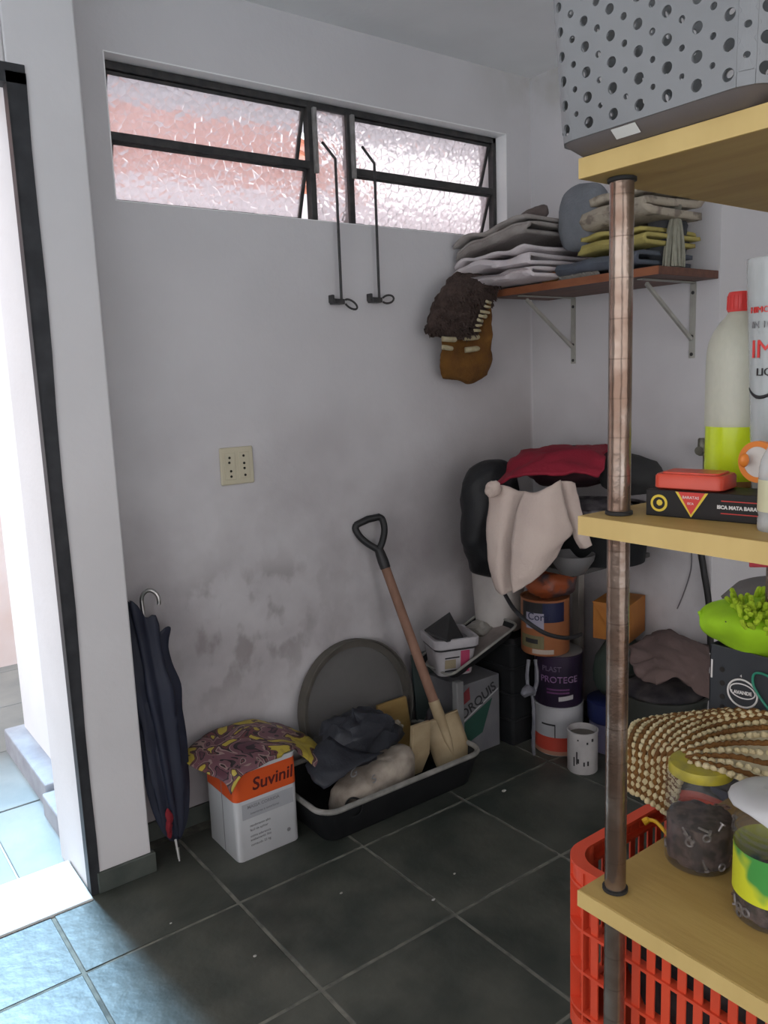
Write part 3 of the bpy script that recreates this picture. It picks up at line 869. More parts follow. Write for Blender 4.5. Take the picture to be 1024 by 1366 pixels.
for i in range(9):
    row = []
    for k in range(25):
        a = 2*math.pi*k/24
        rr_ = [0.0, 0.02, 0.04, 0.052, 0.058, 0.060, 0.061, 0.061, 0.060][i]
        zz = [0.186, 0.187, 0.186, 0.182, 0.174, 0.164, 0.154, 0.145, 0.138][i]
        drop = 1.0+0.9*math.sin(a*1.0+2.2)*(i/8.0)
        row.append(j2c+np.array([rr_*math.cos(a), rr_*math.sin(a), 0.186-(0.186-zz)*max(0.25, drop)]))
    cov.append(row)
tag(build('cover', MB().grid(cov).crumple(0.003, 40, 2), mat('white_film', (0.58, 0.58, 0.58), (0.50, 0.50, 0.51), rough=0.4), j2, smooth=True, solid=0.001), 'white plastic film cover')

# knitted bobble mat lying over the jar and the things behind it
M_knit_c = mat('cream_wool', (0.64, 0.55, 0.34), (0.54, 0.44, 0.24), scale=40, rough=0.95, bump=0.5, bscale=150)
M_knit_b = mat('brown_wool', (0.20, 0.09, 0.02), (0.14, 0.06, 0.015), scale=40, rough=0.95, bump=0.5, bscale=150)
ctrl = [[(838, 1050, 1.36), (862, 1064, 1.345), (886, 1080, 1.335), (896, 1090, 1.33)],
        [(835, 1012, 1.36), (868, 1030, 1.345), (896, 1044, 1.33), (906, 1048, 1.32)],
        [(836, 990, 1.385), (872, 1003, 1.35), (902, 1010, 1.30), (918, 1022, 1.255)],
        [(842, 975, 1.42), (890, 980, 1.375), (930, 990, 1.31), (958, 1030, 1.215)],
        [(852, 966, 1.46), (912, 966, 1.405), (965, 978, 1.34), (1000, 1046, 1.19)],
        [(878, 960, 1.47), (940, 957, 1.40), (1000, 972, 1.345), (1030, 1066, 1.175)],
        [(930, 955, 1.46), (990, 950, 1.385), (1050, 968, 1.33), (1070, 1084, 1.16)]]
G = up2([[dp(*q) for q in r] for r in ctrl], 6, 7)
mat_t = thing('knitted_mat', G[20][10], 'cream and brown bobble-knit mat draped over the yellow-lidded jar', 'mat')
ORG[mat_t.name] = np.array(mat_t.location)
build('backing', MB().grid(G), mat('cream_backing', (0.60, 0.53, 0.36), rough=0.95), mat_t, smooth=True, solid=0.004)
ns = [np.cross(G[min(i+1, G.shape[0]-1), j]-G[max(i-1, 0), j], G[i, min(j+1, G.shape[1]-1)]-G[i, max(j-1, 0)]) for i in range(G.shape[0]) for j in range(G.shape[1])]
ns = np.array(ns).reshape(G.shape)
ns /= np.linalg.norm(ns, axis=2, keepdims=True)+1e-9
if (ns[20, 10] @ (CPOS-G[20, 10])) < 0: ns = -ns
cm, bm_ = MB(), MB()
H = up2(G[::3, ::3], 1, 1)
def fine(i, j):
    """mat surface at fractional cell"""
    i0, j0 = min(int(i), G.shape[0]-2), min(int(j), G.shape[1]-2)
    a, b_ = i-i0, j-j0
    f = lambda T_: (T_[i0, j0]*(1-a)+T_[i0+1, j0]*a)*(1-b_)+(T_[i0, j0+1]*(1-a)+T_[i0+1, j0+1]*a)*b_
    return f(G), f(ns)
rk = random.Random(4)
NJ = 23
for r in range(NJ):
    jj = (G.shape[1]-1)*r/(NJ-1)
    P_ = [fine(ii, jj)[0] for ii in np.linspace(0, G.shape[0]-1.001, 120)]
    acc = 0.0; nxt = (0.008 if r % 2 else 0.0)
    tot = np.cumsum([0]+[np.linalg.norm(P_[k+1]-P_[k]) for k in range(119)])
    s = nxt; c_ = 0
    while s < tot[-1]:
        k = np.interp(s, tot, np.linspace(0, G.shape[0]-1.001, 120))
        p, n_ = fine(k, jj)
        tv = fine(min(k+0.3, G.shape[0]-1.001), jj)[0]-fine(max(k-0.3, 0), jj)[0]; tv /= np.linalg.norm(tv)+1e-9
        tgt = cm if r % 2 == 0 else bm_
        if r % 2 == 0:
            rad = rk.uniform(0.0052, 0.0066)
            q = p+n_*0.0035+rk.uniform(-0.0015, 0.0015)*tv
            tgt.lathe([(0.0001, -rad), (rad*0.7, -rad*0.7), (rad, 0), (rad*0.7, rad*0.7), (0.0001, rad)], q, n=7, axis=tv, cap=False)
            s += 0.0125
        else:
            tgt.tube([p-tv*0.008+n_*0.001, p+n_*0.0045, p+tv*0.008+n_*0.001], 0.0052, n=6)
            s += 0.013
build('bobbles', cm.crumple(0.0016, 150, 1), M_knit_c, mat_t, smooth=True, angle=80)
build('rows', bm_.crumple(0.0012, 150, 2), M_knit_b, mat_t, smooth=True, angle=80)
# yellow cord end hanging past the board
tag(build('yellow_cord', MB().tube(cr([dp(858, 1097, 1.45), dp(864, 1094, 1.45), dp(874, 1096, 1.44), dp(884, 1106, 1.42), dp(894, 1119, 1.41), dp(902, 1132, 1.42)], 4), [0.006]*5+[0.0035]*16, n=8), mat('yellow_cord', (0.72, 0.42, 0.02), rough=0.5), smooth=True),
    'yellow cord end poking out under the knitted mat', 'cord')

# dark perforated caddy with a round white emblem, at the back of the lower board
M_caddy = mat('dark_grey_plastic', (0.025, 0.028, 0.033), (0.035, 0.038, 0.043), rough=0.5)
X0 = 1.298
kA = on(947, 858, 0, X0); kz1 = kA[2]
cy1 = kA[1]; cy0 = 0.42
cad = thing('dark_caddy', (X0+0.046, (cy0+cy1)/2, ZL), 'dark grey caddy with a white round emblem behind the knitted mat', 'caddy')
cb = MB().box(X0, X0+0.092, cy0, cy1, ZL, kz1)
build('body', MB().box(X0, X0+0.004, cy0, cy1, ZL, kz1).box(X0+0.088, X0+0.092, cy0, cy1, ZL, kz1).box(X0, X0+0.092, cy1-0.004, cy1, ZL, kz1).box(X0, X0+0.092, cy0, cy0+0.004, ZL, kz1).box(X0, X0+0.092, cy0, cy1, ZL, ZL+0.004), M_caddy, cad, bevel=0.0015)
for py in (893, 911, 929, 943):
    hp = on(963, py, 0, X0)
    build('hole', MB().lathe([(0.0048, -0.0002), (0.0048, 0.0008)], hp, n=12, axis=(-1, 0, 0)), M_hole, cad)
ec = on(990, 925, 0, X0)
for rr_, th in ((0.027, 0.0017), (0.0225, 0.0012)):
    pts = [ec+np.array([-0.0008, rr_*math.cos(t)*(1 if rr_ > 0.025 else 1.02), rr_*0.92*math.sin(t)*(1 if rr_ > 0.025 else 0.62)+(0 if rr_ > 0.025 else 0.004)]) for t in np.linspace(0, 2*math.pi, 36, endpoint=False)]
    build('emblem_ring', MB().tube(pts, th, n=6, closed=True), M_white_print, cad, smooth=True)
text('lettering', 'LAVANDE', 0.0085, ec+np.array([-0.001, 0.020, -0.004]), (0, -1, 0.12), up, M_white_print, cad, depth=0.0004, bold=0.0003)
text('lettering', '4', 0.007, on(987, 903, 0, X0)+np.array([-0.001, 0, 0]), (0, -1, 0.0), up, M_white_print, cad, depth=0.0004)
M_green = mat('green_strap', (0.02, 0.22, 0.14), rough=0.5)
gpts = [on(x, y, 0, X0-0.004) for x, y in ((1030, 905), (1014, 898), (1005, 900), (1004, 912), (1010, 925), (1020, 940), (1030, 952))]
tag(build('strap', MB().tube(cr(gpts, 4), 0.0022, n=6), M_green, cad, smooth=True), 'green plastic strap')
build('white_strip', MB().obox(on(950, 882, 0, X0)-np.array([0.001, 0.0015, 0.03]), (0, 0.003, 0), (0, 0, 0.034), (-0.001, 0, 0)), M_white_print, cad)

# lime green chenille mitt on the caddy
M_mitt = mat('lime_microfibre', (0.34, 0.62, 0.012), (0.30, 0.55, 0.01), scale=30, rough=0.8)
ctrl = [[(931, 815, 1.46), (934, 836, 1.46), (944, 846, 1.46), (960, 853, 1.46)],
        [(946, 806, 1.48), (950, 825, 1.43), (962, 842, 1.41), (980, 868, 1.43)],
        [(972, 800, 1.50), (978, 815, 1.42), (990, 838, 1.37), (1003, 880, 1.42)],
        [(1000, 796, 1.52), (1010, 812, 1.42), (1020, 838, 1.37), (1032, 884, 1.42)],
        [(1035, 796, 1.52), (1045, 812, 1.42), (1052, 838, 1.37), (1060, 884, 1.42)]]
G2 = up2([[dp(*q) for q in r] for r in ctrl], 6, 6)
mitt = thing('dusting_mitt', G2[12][9], 'lime green dusting mitt with fat chenille fingers on the dark caddy', 'mitt')
build('cuff', MB().grid(G2).crumple(0.003, 25, 4), M_mitt, mitt, smooth=True, solid=0.006)
noo = MB()
q = random.Random(11)
for k in range(70):
    i, j = q.randint(13, 24), q.randint(0, 13)
    p = G2[i, j]; nn_ = (CPOS-p)/np.linalg.norm(CPOS-p)
    dr = nn_*0.6+np.array([q.uniform(-.6, .6), q.uniform(-.6, .6), q.uniform(0.0, 1.0)]); dr /= np.linalg.norm(dr)
    l = q.uniform(0.018, 0.028)
    noo.tube([p, p+dr*l*0.5, p+dr*l*0.9, p+dr*l], [0.0042, 0.0048, 0.0042, 0.0015], n=7)
tag(build('chenille_fingers', noo, mat('lime_chenille', (0.42, 0.60, 0.03), (0.36, 0.52, 0.02), scale=60, rough=0.9, bump=0.5, bscale=200), mitt, smooth=True), 'fat fluffy chenille fingers')
build('slot', MB().tube([dp(967, 829, 1.395), dp(978, 836, 1.385), dp(990, 847, 1.375)], [0.001, 0.0028, 0.001], n=6), M_black_print, mitt, smooth=True)
# grey felt cap behind the mitt
ctrl = [[(962, 797, 1.66), (985, 797, 1.62), (1030, 798, 1.6)], [(975, 786, 1.68), (995, 783, 1.62), (1030, 782, 1.6)], [(990, 776, 1.72), (1005, 772, 1.68), (1030, 769, 1.66)], [(1000, 790, 1.78), (1010, 786, 1.76), (1030, 784, 1.74)]]
tag(build('felt_cap', MB().grid(up2([[dp(*q) for q in r] for r in ctrl], 5, 5)), mat('grey_felt', (0.13, 0.12, 0.115), rough=0.95), smooth=True, solid=0.006), 'dark grey felt cap behind the lime mitt', 'cap')
hp = dp(1013, 753, 1.36)
tag(build('red_tag', MB().obox(hp+np.array([0, 0, -0.005])-RT*0.016, RT*0.05, UP*0.010, FW*0.006), mat('red_band', (0.45, 0.02, 0.04), rough=0.5), bevel=0.002), 'small red tag hanging below the middle board', 'tag')

# ---- red plastic crate on the bottom board
M_crate = mat('red_crate', (0.74, 0.085, 0.035), (0.66, 0.07, 0.03), scale=5, rough=0.42)
cx0, cx1, cy0, cy1, cz0, cz1 = 0.962, 1.325, 0.275, 0.842, 0.5415, 0.851
crate = thing('red_crate', ((cx0+cx1)/2, (cy0+cy1)/2, cz0), 'red slatted plastic crate under the lowest pine board', 'crate')
ccx, ccy, chx, chy = (cx0+cx1)/2, (cy0+cy1)/2, (cx1-cx0)/2, (cy1-cy0)/2
rc = 0.055
def band(z0, z1, out, thick):
    return loft([rrect(ccx, ccy, chx+out, chy+out, rc, z0, 8), rrect(ccx, ccy, chx+out, chy+out, rc, z1, 8), rrect(ccx, ccy, chx+out-thick, chy+out-thick, rc-0.01, z1, 8), rrect(ccx, ccy, chx+out-thick, chy+out-thick, rc-0.01, z0, 8), rrect(ccx, ccy, chx+out, chy+out, rc, z0, 8)], False, False)
build('rim', band(cz1-0.006, cz1, 0.0, 0.020), M_crate, crate, smooth=True)
build('rim_skirt', band(cz1-0.034, cz1-0.004, -0.003, 0.004), M_crate, crate, smooth=True)
for z in (cz1-0.036, cz1-0.112, cz1-0.188, cz1-0.264):
    build('rail', band(z-0.0025, z+0.0025, 0.0, 0.018), M_crate, crate, smooth=True)
build('floor_pan', loft([rrect(ccx, ccy, chx-0.006, chy-0.006, rc, cz0, 8), rrect(ccx, ccy, chx-0.006, chy-0.006, rc, cz0+0.01, 8)]), M_crate, crate)
build('base_rail', band(cz0, cz0+0.03, -0.001, 0.008), M_crate, crate, smooth=True)
# closed rounded corners behind the ribs
for (sx, sy, a0) in ((1, 1, 0), (-1, 1, 90), (-1, -1, 180), (1, -1, 270)):
    px, py = ccx+sx*(chx-rc), ccy+sy*(chy-rc)
    A_ = [[(px+(rc-0.017)*math.cos(math.radians(a0+t)), py+(rc-0.017)*math.sin(math.radians(a0+t)), z) for t in np.linspace(-25, 115, 12)] for z in (cz0, cz1-0.004)]
    build('corner_panel', MB().grid(A_), M_crate, crate, smooth=True, solid=0.003)
    for t in (0, 45, 90):
        a = math.radians(a0+t); d = np.array([math.cos(a), math.sin(a), 0]); tt = np.array([-d[1], d[0], 0])
        o_ = np.array([px, py, cz0+0.0])+d*(rc-0.018)-tt*0.0015
        build('rib', MB().obox(o_, d*0.0178, tt*0.003, (0, 0, cz1-cz0-0.005)), M_crate, crate)
ycr = np.arange(cy0+rc+0.012, cy1-rc-0.006, 0.0265)
first = None
for side in (0, 1):
    for y in ycr:
        x = cx0+0.004 if side == 0 else cx1-0.008
        build('slat', MB().box(x, x+0.004, y-0.0072, y+0.0072, cz0+0.01, cz1-0.01), M_crate, crate, bevel=0.001)
for side in (0, 1):
    for x in np.arange(cx0+rc+0.012, cx1-rc-0.006, 0.0265):
        y = cy1-0.008 if side == 0 else cy0+0.004
        build('slat', MB().box(x-0.0072, x+0.0072, y, y+0.004, cz0+0.01, cz1-0.01), M_crate, crate, bevel=0.001)
# dark rags inside
tag(build('crate_rag', blob((1.14, 0.56, 0.69), (0.135, 0.225, 0.135), amp=0.028, scale=14, seed=5, p=0.7), mat('dark_rag', (0.022, 0.020, 0.024), (0.07, 0.06, 0.06), scale=12, rough=0.9), smooth=True), 'dark bundled rags inside the red crate', 'rags')

# ================================================================== BRACKET SHELF WITH CLOTHS
M_brown = mat('dark_stained_wood', (0.10, 0.042, 0.028), (0.15, 0.06, 0.035), scale=5, rough=0.55, stretch=(8, 1, 8))
M_ochre = mat('reddish_wood_edge', (0.30, 0.105, 0.045), (0.24, 0.08, 0.035), scale=5, rough=0.5, stretch=(1, 2, 6))
M_bracket = mat('cream_painted_steel', (0.40, 0.39, 0.34), (0.32, 0.31, 0.28), scale=18, rough=0.5)
HS = 2.012
ws = thing('bracket_shelf', (2.8, 2.2, 1.69), 'dark brown plank shelf on cream steel brackets on the short wall', 'shelf')
plank = build('plank', MB().box(2.604, XB-0.002, 1.795, 2.655, 1.982, HS), M_brown, ws, bevel=0.002)
build('front_edge', MB().box(2.600, 2.604, 1.795, 2.655, 1.982, HS), M_ochre, ws)
for y in (2.505, 1.901):
    br = build('bracket', MB().box(XB-0.005, XB-0.001, y-0.013, y+0.013, 1.685, 1.980).box(2.64, XB-0.005, y-0.013, y+0.013, 1.976, 1.9805), M_bracket, ws, bevel=0.001)
    build('brace', MB().obox((XB-0.006, y-0.006, 1.765), (-0.30, 0, 0.205), (0, 0.012, 0), (-0.008, 0, -0.012)), M_bracket, br, bevel=0.001)
    for z in (1.70, 1.77, 1.94):
        build('bolt', MB().lathe([(0.007, 0), (0.007, 0.002), (0.004, 0.004)], (XB-0.005, y, z), n=10, axis=(-1, 0, 0)), M_iron, br)

Uz = (0, 0, 1)
M_taupe = mat('taupe_cloth', (0.38, 0.345, 0.32), (0.30, 0.265, 0.245), scale=9, rough=0.95, bump=0.3, bscale=120)
M_lilac = mat('pale_lilac_cloth', (0.70, 0.63, 0.635), (0.62, 0.56, 0.57), scale=9, rough=0.95, bump=0.3, bscale=100)
# pale folded cloth at the left end, overhanging the plank
tag(build('folded_sheet', folded((2.46, 2.735, HS+0.006), 0.46, 0.46, 5, 0.026, seed=2, wave=0.016, droop=0.03), M_lilac, smooth=True, angle=60, solid=0.013), 'pale lilac folded sheet at the window end of the bracket shelf', 'cloth')
tag(build('folded_towel', folded((2.48, 2.725, HS+0.142), 0.42, 0.42, 3, 0.026, seed=6, wave=0.014, tilt=0.10, droop=0.02), M_taupe, smooth=True, angle=60, solid=0.014), 'taupe folded towel on top of the pale lilac sheet', 'cloth')
tag(build('rolled_blanket', MB().tube(cr([(2.50, 2.56, HS+0.20), (2.52, 2.45, HS+0.222), (2.55, 2.36, HS+0.262), (2.58, 2.29, HS+0.275)], 6), [0.020]*4+[0.024]*14+[0.016], n=12).crumple(0.006, 20, 3), mat('brown_grey_fleece', (0.12, 0.095, 0.088), rough=0.95, bump=0.3), smooth=True), 'brown rolled fleece on the taupe towel', 'cloth')
# brown shaggy rug hanging at the corner, with a mustard and cream crochet below
M_shag = mat('dark_brown_shag', (0.055, 0.036, 0.030), (0.085, 0.056, 0.047), scale=30, rough=1.0, bump=1.0, bscale=110)
pts = [[(606, 366, 2.66), (628, 368, 2.62), (650, 372, 2.58), (662, 380, 2.57)],
       [(590, 385, 2.64), (615, 388, 2.58), (640, 392, 2.56), (656, 394, 2.575)],
       [(575, 412, 2.66), (605, 415, 2.60), (630, 418, 2.58), (648, 416, 2.60)],
       [(568, 436, 2.68), (598, 442, 2.64), (622, 444, 2.62), (640, 442, 2.64)],
       [(570, 445, 2.69), (600, 449, 2.66), (622, 450, 2.65), (638, 447, 2.66)]]
G3 = up2([[on(x, y, 1, Y) for x, y, Y in r] for r in pts], 8, 9)
shag = thing('shaggy_rug', G3[16, 13]-np.array([0, 0, 0.12]), 'dark brown shaggy rug hanging off the bracket shelf corner', 'rug')
build('pile', MB().grid(G3).crumple(0.007, 60, 2, axes=(1, 1.6, 1)), M_shag, shag, smooth=True, angle=80, solid=0.03)
fr = MB()
q = random.Random(8)
for k in range(520):
    i, j = q.randrange(G3.shape[0]), q.randrange(G3.shape[1])
    p = G3[i, j]+np.array([0, -0.014, 0])
    d = np.array([q.uniform(-0.6, 0.6), -0.7, q.uniform(-0.9, 0.3)]); d /= np.linalg.norm(d)
    if i in (0, G3.shape[0]-1) or j in (0, G3.shape[1]-1): d = d*0.6+np.array([(-1 if j == 0 else 0.4)*0.6, 0, -0.4])
    fr.tube([p, p+d*0.012, p+d*0.02+np.array([0, 0, -0.006])], [0.0045, 0.004, 0.001], n=5)
tag(build('tufts', fr, M_shag, shag, smooth=True, angle=80), 'tufted brown pile')['kind'] = 'stuff'
M_must = mat('mustard_wool', (0.17, 0.075, 0.012), (0.11, 0.045, 0.010), scale=14, rough=0.95, bump=0.5, bscale=90)
pts = [[(588, 446, 2.69), (605, 448, 2.66), (628, 444, 2.65), (652, 400, 2.55)],
       [(589, 465, 2.69), (606, 467, 2.66), (632, 462, 2.64), (656, 430, 2.56)],
       [(586, 482, 2.69), (606, 486, 2.65), (634, 482, 2.63), (654, 462, 2.60)],
       [(588, 499, 2.70), (608, 502, 2.67), (628, 504, 2.64), (654, 482, 2.64)],
       [(592, 503, 2.71), (612, 505, 2.69), (626, 511, 2.66), (648, 500, 2.65)]]
G4 = up2([[on(x, y, 1, Y) for x, y, Y in r] for r in pts], 7, 8)
cro = thing('crochet_cloth', G4[14, 12]-np.array([0, 0, 0.1]), 'mustard and cream crochet cloth hanging below the shaggy rug', 'cloth')
build('mustard_panel', MB().grid(G4).crumple(0.006, 24, 5), M_must, cro, smooth=True, angle=70, solid=0.016)
M_creamw = mat('cream_yarn', (0.48, 0.42, 0.28), (0.40, 0.34, 0.20), scale=50, rough=0.95, bump=0.5, bscale=120)
for (x0, y0, x1, y1, r_) in ((589, 452, 606, 453, 0.012), (589, 463, 602, 465, 0.010), (618, 452, 641, 449, 0.011), (620, 467, 637, 465, 0.012), (640, 441, 632, 441, 0.006),
                             (641, 434, 635, 434, 0.006), (643, 428, 637, 427, 0.007), (648, 422, 638, 421, 0.007), (652, 417, 640, 415, 0.006), (653, 410, 646, 408, 0.006), (654, 404, 648, 402, 0.006)):
    yy = 2.625 if x0 < 632 else 2.545
    build('cream_stripe', MB().tube([on(x0, y0, 1, yy), on((x0+x1)/2, (y0+y1)/2, 1, yy-0.012), on(x1, y1, 1, yy)], r_, n=8).crumple(0.003, 60, 1), M_creamw, cro, smooth=True, angle=70)

# right half of the shelf
M_gfel = mat('blue_grey_felt', (0.23, 0.24, 0.26), (0.18, 0.19, 0.21), scale=10, rough=0.95, bump=0.3, bscale=100)
cu_ = np.array([2.675, 2.19, HS+0.235])
tag(build('grey_cushion', blob(cu_+np.array([0, 0, 0.0]), (0.06, 0.115, 0.135), n=32, m=20, amp=0.016, scale=8, seed=3, p=0.85), M_gfel, smooth=True, angle=70), 'rounded blue-grey cushion standing on the bracket shelf', 'cushion')
M_bluecl = mat('slate_blue_cloth', (0.11, 0.125, 0.15), (0.085, 0.095, 0.12), scale=9, rough=0.95, bump=0.3)
M_yelcl = mat('yellow_cloth', (0.48, 0.40, 0.13), (0.40, 0.33, 0.10), scale=9, rough=0.95, bump=0.3)
M_creamcl = mat('cream_speckled_cloth', (0.42, 0.36, 0.28), (0.24, 0.20, 0.16), scale=22, rough=0.95, bump=0.3, lo=0.52, hi=0.62)
tag(build('folded_rag', folded((2.60, 2.25, HS+0.006), 0.38, 0.34, 2, 0.032, seed=11, wave=0.008), M_bluecl, smooth=True, angle=60, solid=0.016), 'slate blue folded cloth at the bottom of the right-hand pile', 'cloth')
tag(build('folded_duster', folded((2.60, 2.14, HS+0.078), 0.30, 0.32, 3, 0.024, seed=12, wave=0.008), M_yelcl, smooth=True, angle=60, solid=0.014), 'yellow folded cloth in the middle of the right-hand pile', 'cloth')
tag(build('folded_rug', folded((2.585, 2.085, HS+0.155), 0.28, 0.32, 3, 0.042, seed=13, wave=0.012, tilt=0.07), M_creamcl, smooth=True, angle=60, solid=0.026), 'cream speckled rug folded on top of the yellow cloth', 'cloth')
tag(build('orange_rag', blob((2.635, 2.315, HS+0.022), (0.03, 0.075, 0.02), amp=0.010, scale=22, seed=4), mat('orange_rag', (0.52, 0.16, 0.06), (0.42, 0.30, 0.10), scale=20, rough=0.9), smooth=True), 'small orange rag at the front edge of the bracket shelf', 'rag')
lace = MB()
q = random.Random(2)
for k in range(26):
    y = 2.26-0.0075*k
    lace.tube([(2.612, y, HS+0.003), (2.600+q.uniform(-.006, .004), y-0.004, HS+0.012+q.uniform(0, 0.012)), (2.612, y-0.008, HS+0.003)], 0.004, n=5)
tag(build('lace_trim', lace, mat('grey_lace', (0.30, 0.28, 0.25), rough=0.95), smooth=True), 'grey looped lace along the shelf front', 'lace')['kind'] = 'stuff'
tag(build('dark_cloth', blob((2.80, 1.895, HS+0.13), (0.10, 0.05, 0.125), amp=0.02, scale=12, seed=8, p=0.8), mat('charcoal_cloth', (0.05, 0.053, 0.058), (0.08, 0.08, 0.085), rough=0.95), smooth=True), 'charcoal bundled cloth near the open end of the bracket shelf', 'cloth')
# string mop head
mop = thing('mop_head', (2.76, 1.83, HS), 'off-white string mop head at the open end of the bracket shelf', 'mop')
M_mop = mat('mop_string', (0.36, 0.35, 0.28), (0.28, 0.27, 0.21), scale=30, rough=0.95)
strands = MB()
for k in range(64):
    a = q.uniform(0, 2*math.pi); r_ = q.uniform(0.01, 0.055)
    bx_, by_ = 2.755+r_*math.cos(a), 1.832+0.5*r_*math.sin(a)
    strands.tube(cr([(2.765+0.010*math.cos(a), 1.838+0.008*math.sin(a), HS+0.215), (2.76+0.7*r_*math.cos(a), 1.835+0.35*r_*math.sin(a), HS+0.14), (bx_, by_, HS+0.06), (bx_+q.uniform(-.01, .01), by_+q.uniform(-.006, .006), HS+0.006)], 3), 0.0048, n=5)
build('strands', strands, M_mop, mop, smooth=True)['kind'] = 'stuff'
build('binding', MB().lathe([(0.016, 0.19), (0.02, 0.2), (0.02, 0.225), (0.012, 0.235)], (2.765, 1.838, HS), n=16), mat('mop_binding', (0.16, 0.15, 0.12), rough=0.9), mop, smooth=True)

# ================================================================== UMBRELLA BEHIND THE PIER
M_navy = mat('navy_nylon', (0.012, 0.015, 0.030), (0.019, 0.023, 0.042), scale=6, rough=0.6)
M_chrome = mat('dull_chrome', (0.55, 0.54, 0.52), (0.40, 0.39, 0.37), scale=20, rough=0.28, metal=0.9)
b0, b1 = np.array([0.955, 2.56, 0.012]), np.array([0.945, 2.695, 1.02])
umb = thing('umbrella', b0, 'folded navy umbrella with a chrome hook leaning behind the pier', 'umbrella')
axu = b1-b0; Lu = np.linalg.norm(axu); axu = axu/Lu
sa = np.cross(axu, [0, 1.0, 0]); sa /= np.linalg.norm(sa); sb = np.cross(axu, sa)
prof = [(0.07, 0.016), (0.13, 0.040), (0.25, 0.056), (0.40, 0.066), (0.52, 0.072), (0.60, 0.080), (0.68, 0.066), (0.76, 0.066), (0.84, 0.078), (0.86, 0.074)]
prof = cr([(a, r, 0) for a, r in prof], 4)
vs, fs, N = [], [], 48
for i, (t, r, _) in enumerate(prof):
    for k in range(N):
        a = 2*math.pi*k/N
        rr_ = 1.22*r*(0.80+0.20*math.cos(8*a+5*t))*(1+0.10*math.sin(2*a+7*t))
        tt = t*Lu
        if t > 0.7: tt += (0.018*math.cos(8*a+5*t)+0.085*math.cos(a))*(t-0.7)/0.16
        vs.append(b0+axu*tt+sa*rr_*math.cos(a)+sb*rr_*math.sin(a)*0.62)
for i in range(len(prof)-1):
    for k in range(N):
        l = (k+1) % N
        fs.append((i*N+k, i*N+l, (i+1)*N+l, (i+1)*N+k))
build('canopy', MB().add(vs, fs), M_navy, umb, smooth=True, angle=75, solid=0.002)
build('shaft', MB().tube([b0+axu*0.0, b0+axu*0.05, b0+axu*0.9*Lu], [0.004, 0.007, 0.007], n=10), M_chrome, umb, smooth=True)
hk = [b0+axu*0.86*Lu]
hx, hc = 0.030, b0+axu*0.905*Lu
rtv = np.array([0.80, -0.60, 0])
for t in np.linspace(math.pi, -0.35, 14):
    hk.append(hc+rtv*(hx+hx*math.cos(t))+np.array([0, 0, hx*1.25*math.sin(t)]))
build('hook_handle', MB().tube(hk, 0.0075, n=10), M_chrome, umb, smooth=True)
ferr = b0+np.array([0.012, -0.02, 0])
build('ferrule', MB().tube([b0, b0+axu*0.035, b0+axu*0.075], [0.004, 0.006, 0.009], n=10), M_black_print, umb, smooth=True)
tag(build('red_lining', blob(b0+axu*0.165*Lu-sa*0.0+np.array([-0.026, -0.030, -0.02]), (0.014, 0.012, 0.055), amp=0.010, scale=30), mat('red_lining', (0.22, 0.012, 0.02), rough=0.8), umb, smooth=True), 'red bit of lining')
build('rib_tip', MB().tube([b0+np.array([-0.022, -0.04, 0.10]), b0+np.array([-0.016, -0.045, 0.02])], [0.004, 0.003], n=8), mat('white_tip', (0.55, 0.54, 0.52), rough=0.4), umb, smooth=True)

# ================================================================== SQUARE PAINT CAN WITH A PRINTED BAG
M_canw = mat('white_tin', (0.60, 0.61, 0.62), (0.55, 0.56, 0.57), scale=6, rough=0.35)
M_cano = mat('orange_tin', (0.68, 0.10, 0.02), (0.62, 0.085, 0.018), scale=6, rough=0.4)
x0, x1, y0, y1 = 1.109, 1.357, 2.405, 2.640
cc = ((x0+x1)/2, (y0+y1)/2)
hx_, hy_ = (x1-x0)/2, (y1-y0)/2
can = thing('paint_can', (cc[0], cc[1], 0), 'square white and orange paint can with a printed bag on top', 'paint can')
body = build('body', loft([rrect(cc[0], cc[1], hx_-0.003, hy_-0.003, 0.02, 0.0), rrect(cc[0], cc[1], hx_, hy_, 0.022, 0.004), rrect(cc[0], cc[1], hx_, hy_, 0.022, 0.338), rrect(cc[0], cc[1], hx_+0.002, hy_+0.002, 0.023, 0.340), rrect(cc[0], cc[1], hx_+0.002, hy_+0.002, 0.023, 0.345)]), M_canw, can, smooth=True)
build('orange_band', loft([rrect(cc[0], cc[1], hx_+0.0006, hy_+0.0006, 0.022, 0.226), rrect(cc[0], cc[1], hx_+0.0006, hy_+0.0006, 0.022, 0.326)], False, False), M_cano, can, smooth=True)
build('grey_panel', MB().box(x0+0.025, x1-0.020, y0-0.0006, y0, 0.155, 0.212), mat('grey_print_panel', (0.40, 0.41, 0.43), rough=0.5), body)
text('lettering', 'Suvinil', 0.064, (x0+0.068, y0-0.0012, 0.254), (1, 0, 0), up, mat('dark_red_print', (0.10, 0.012, 0.012), rough=0.6), can, depth=0.0003, shear=0.12, bold=0.0012)
M_gp = mat('grey_print', (0.25, 0.25, 0.26), rough=0.6)
text('lettering', 'MASSA CORRIDA', 0.0165, (x0+0.045, y0-0.0013, 0.192), (1, 0, 0), up, M_gp, can, depth=0.0003, bold=0.0004)
for k, (bx_, z, tx) in enumerate(((0.055, 0.168, 'interiores e exteriores'), (0.050, 0.122, 'rendimento alto'), (0.050, 0.106, 'facil de aplicar'), (0.050, 0.083, 'otima aderencia'), (0.050, 0.069, 'acabamento liso'), (0.050, 0.050, 'conteudo 25 kg'))):
    text('lettering', tx, 0.0125, (x0+bx_, y0-0.0013, z), (1, 0, 0), up, M_gp, can, depth=0.0003)
build('mark', MB().lathe([(0.008, 0), (0.008, 0.0006)], (x1-0.045, y0, 0.056), n=6, axis=(0, -1, 0)), M_gp, can)
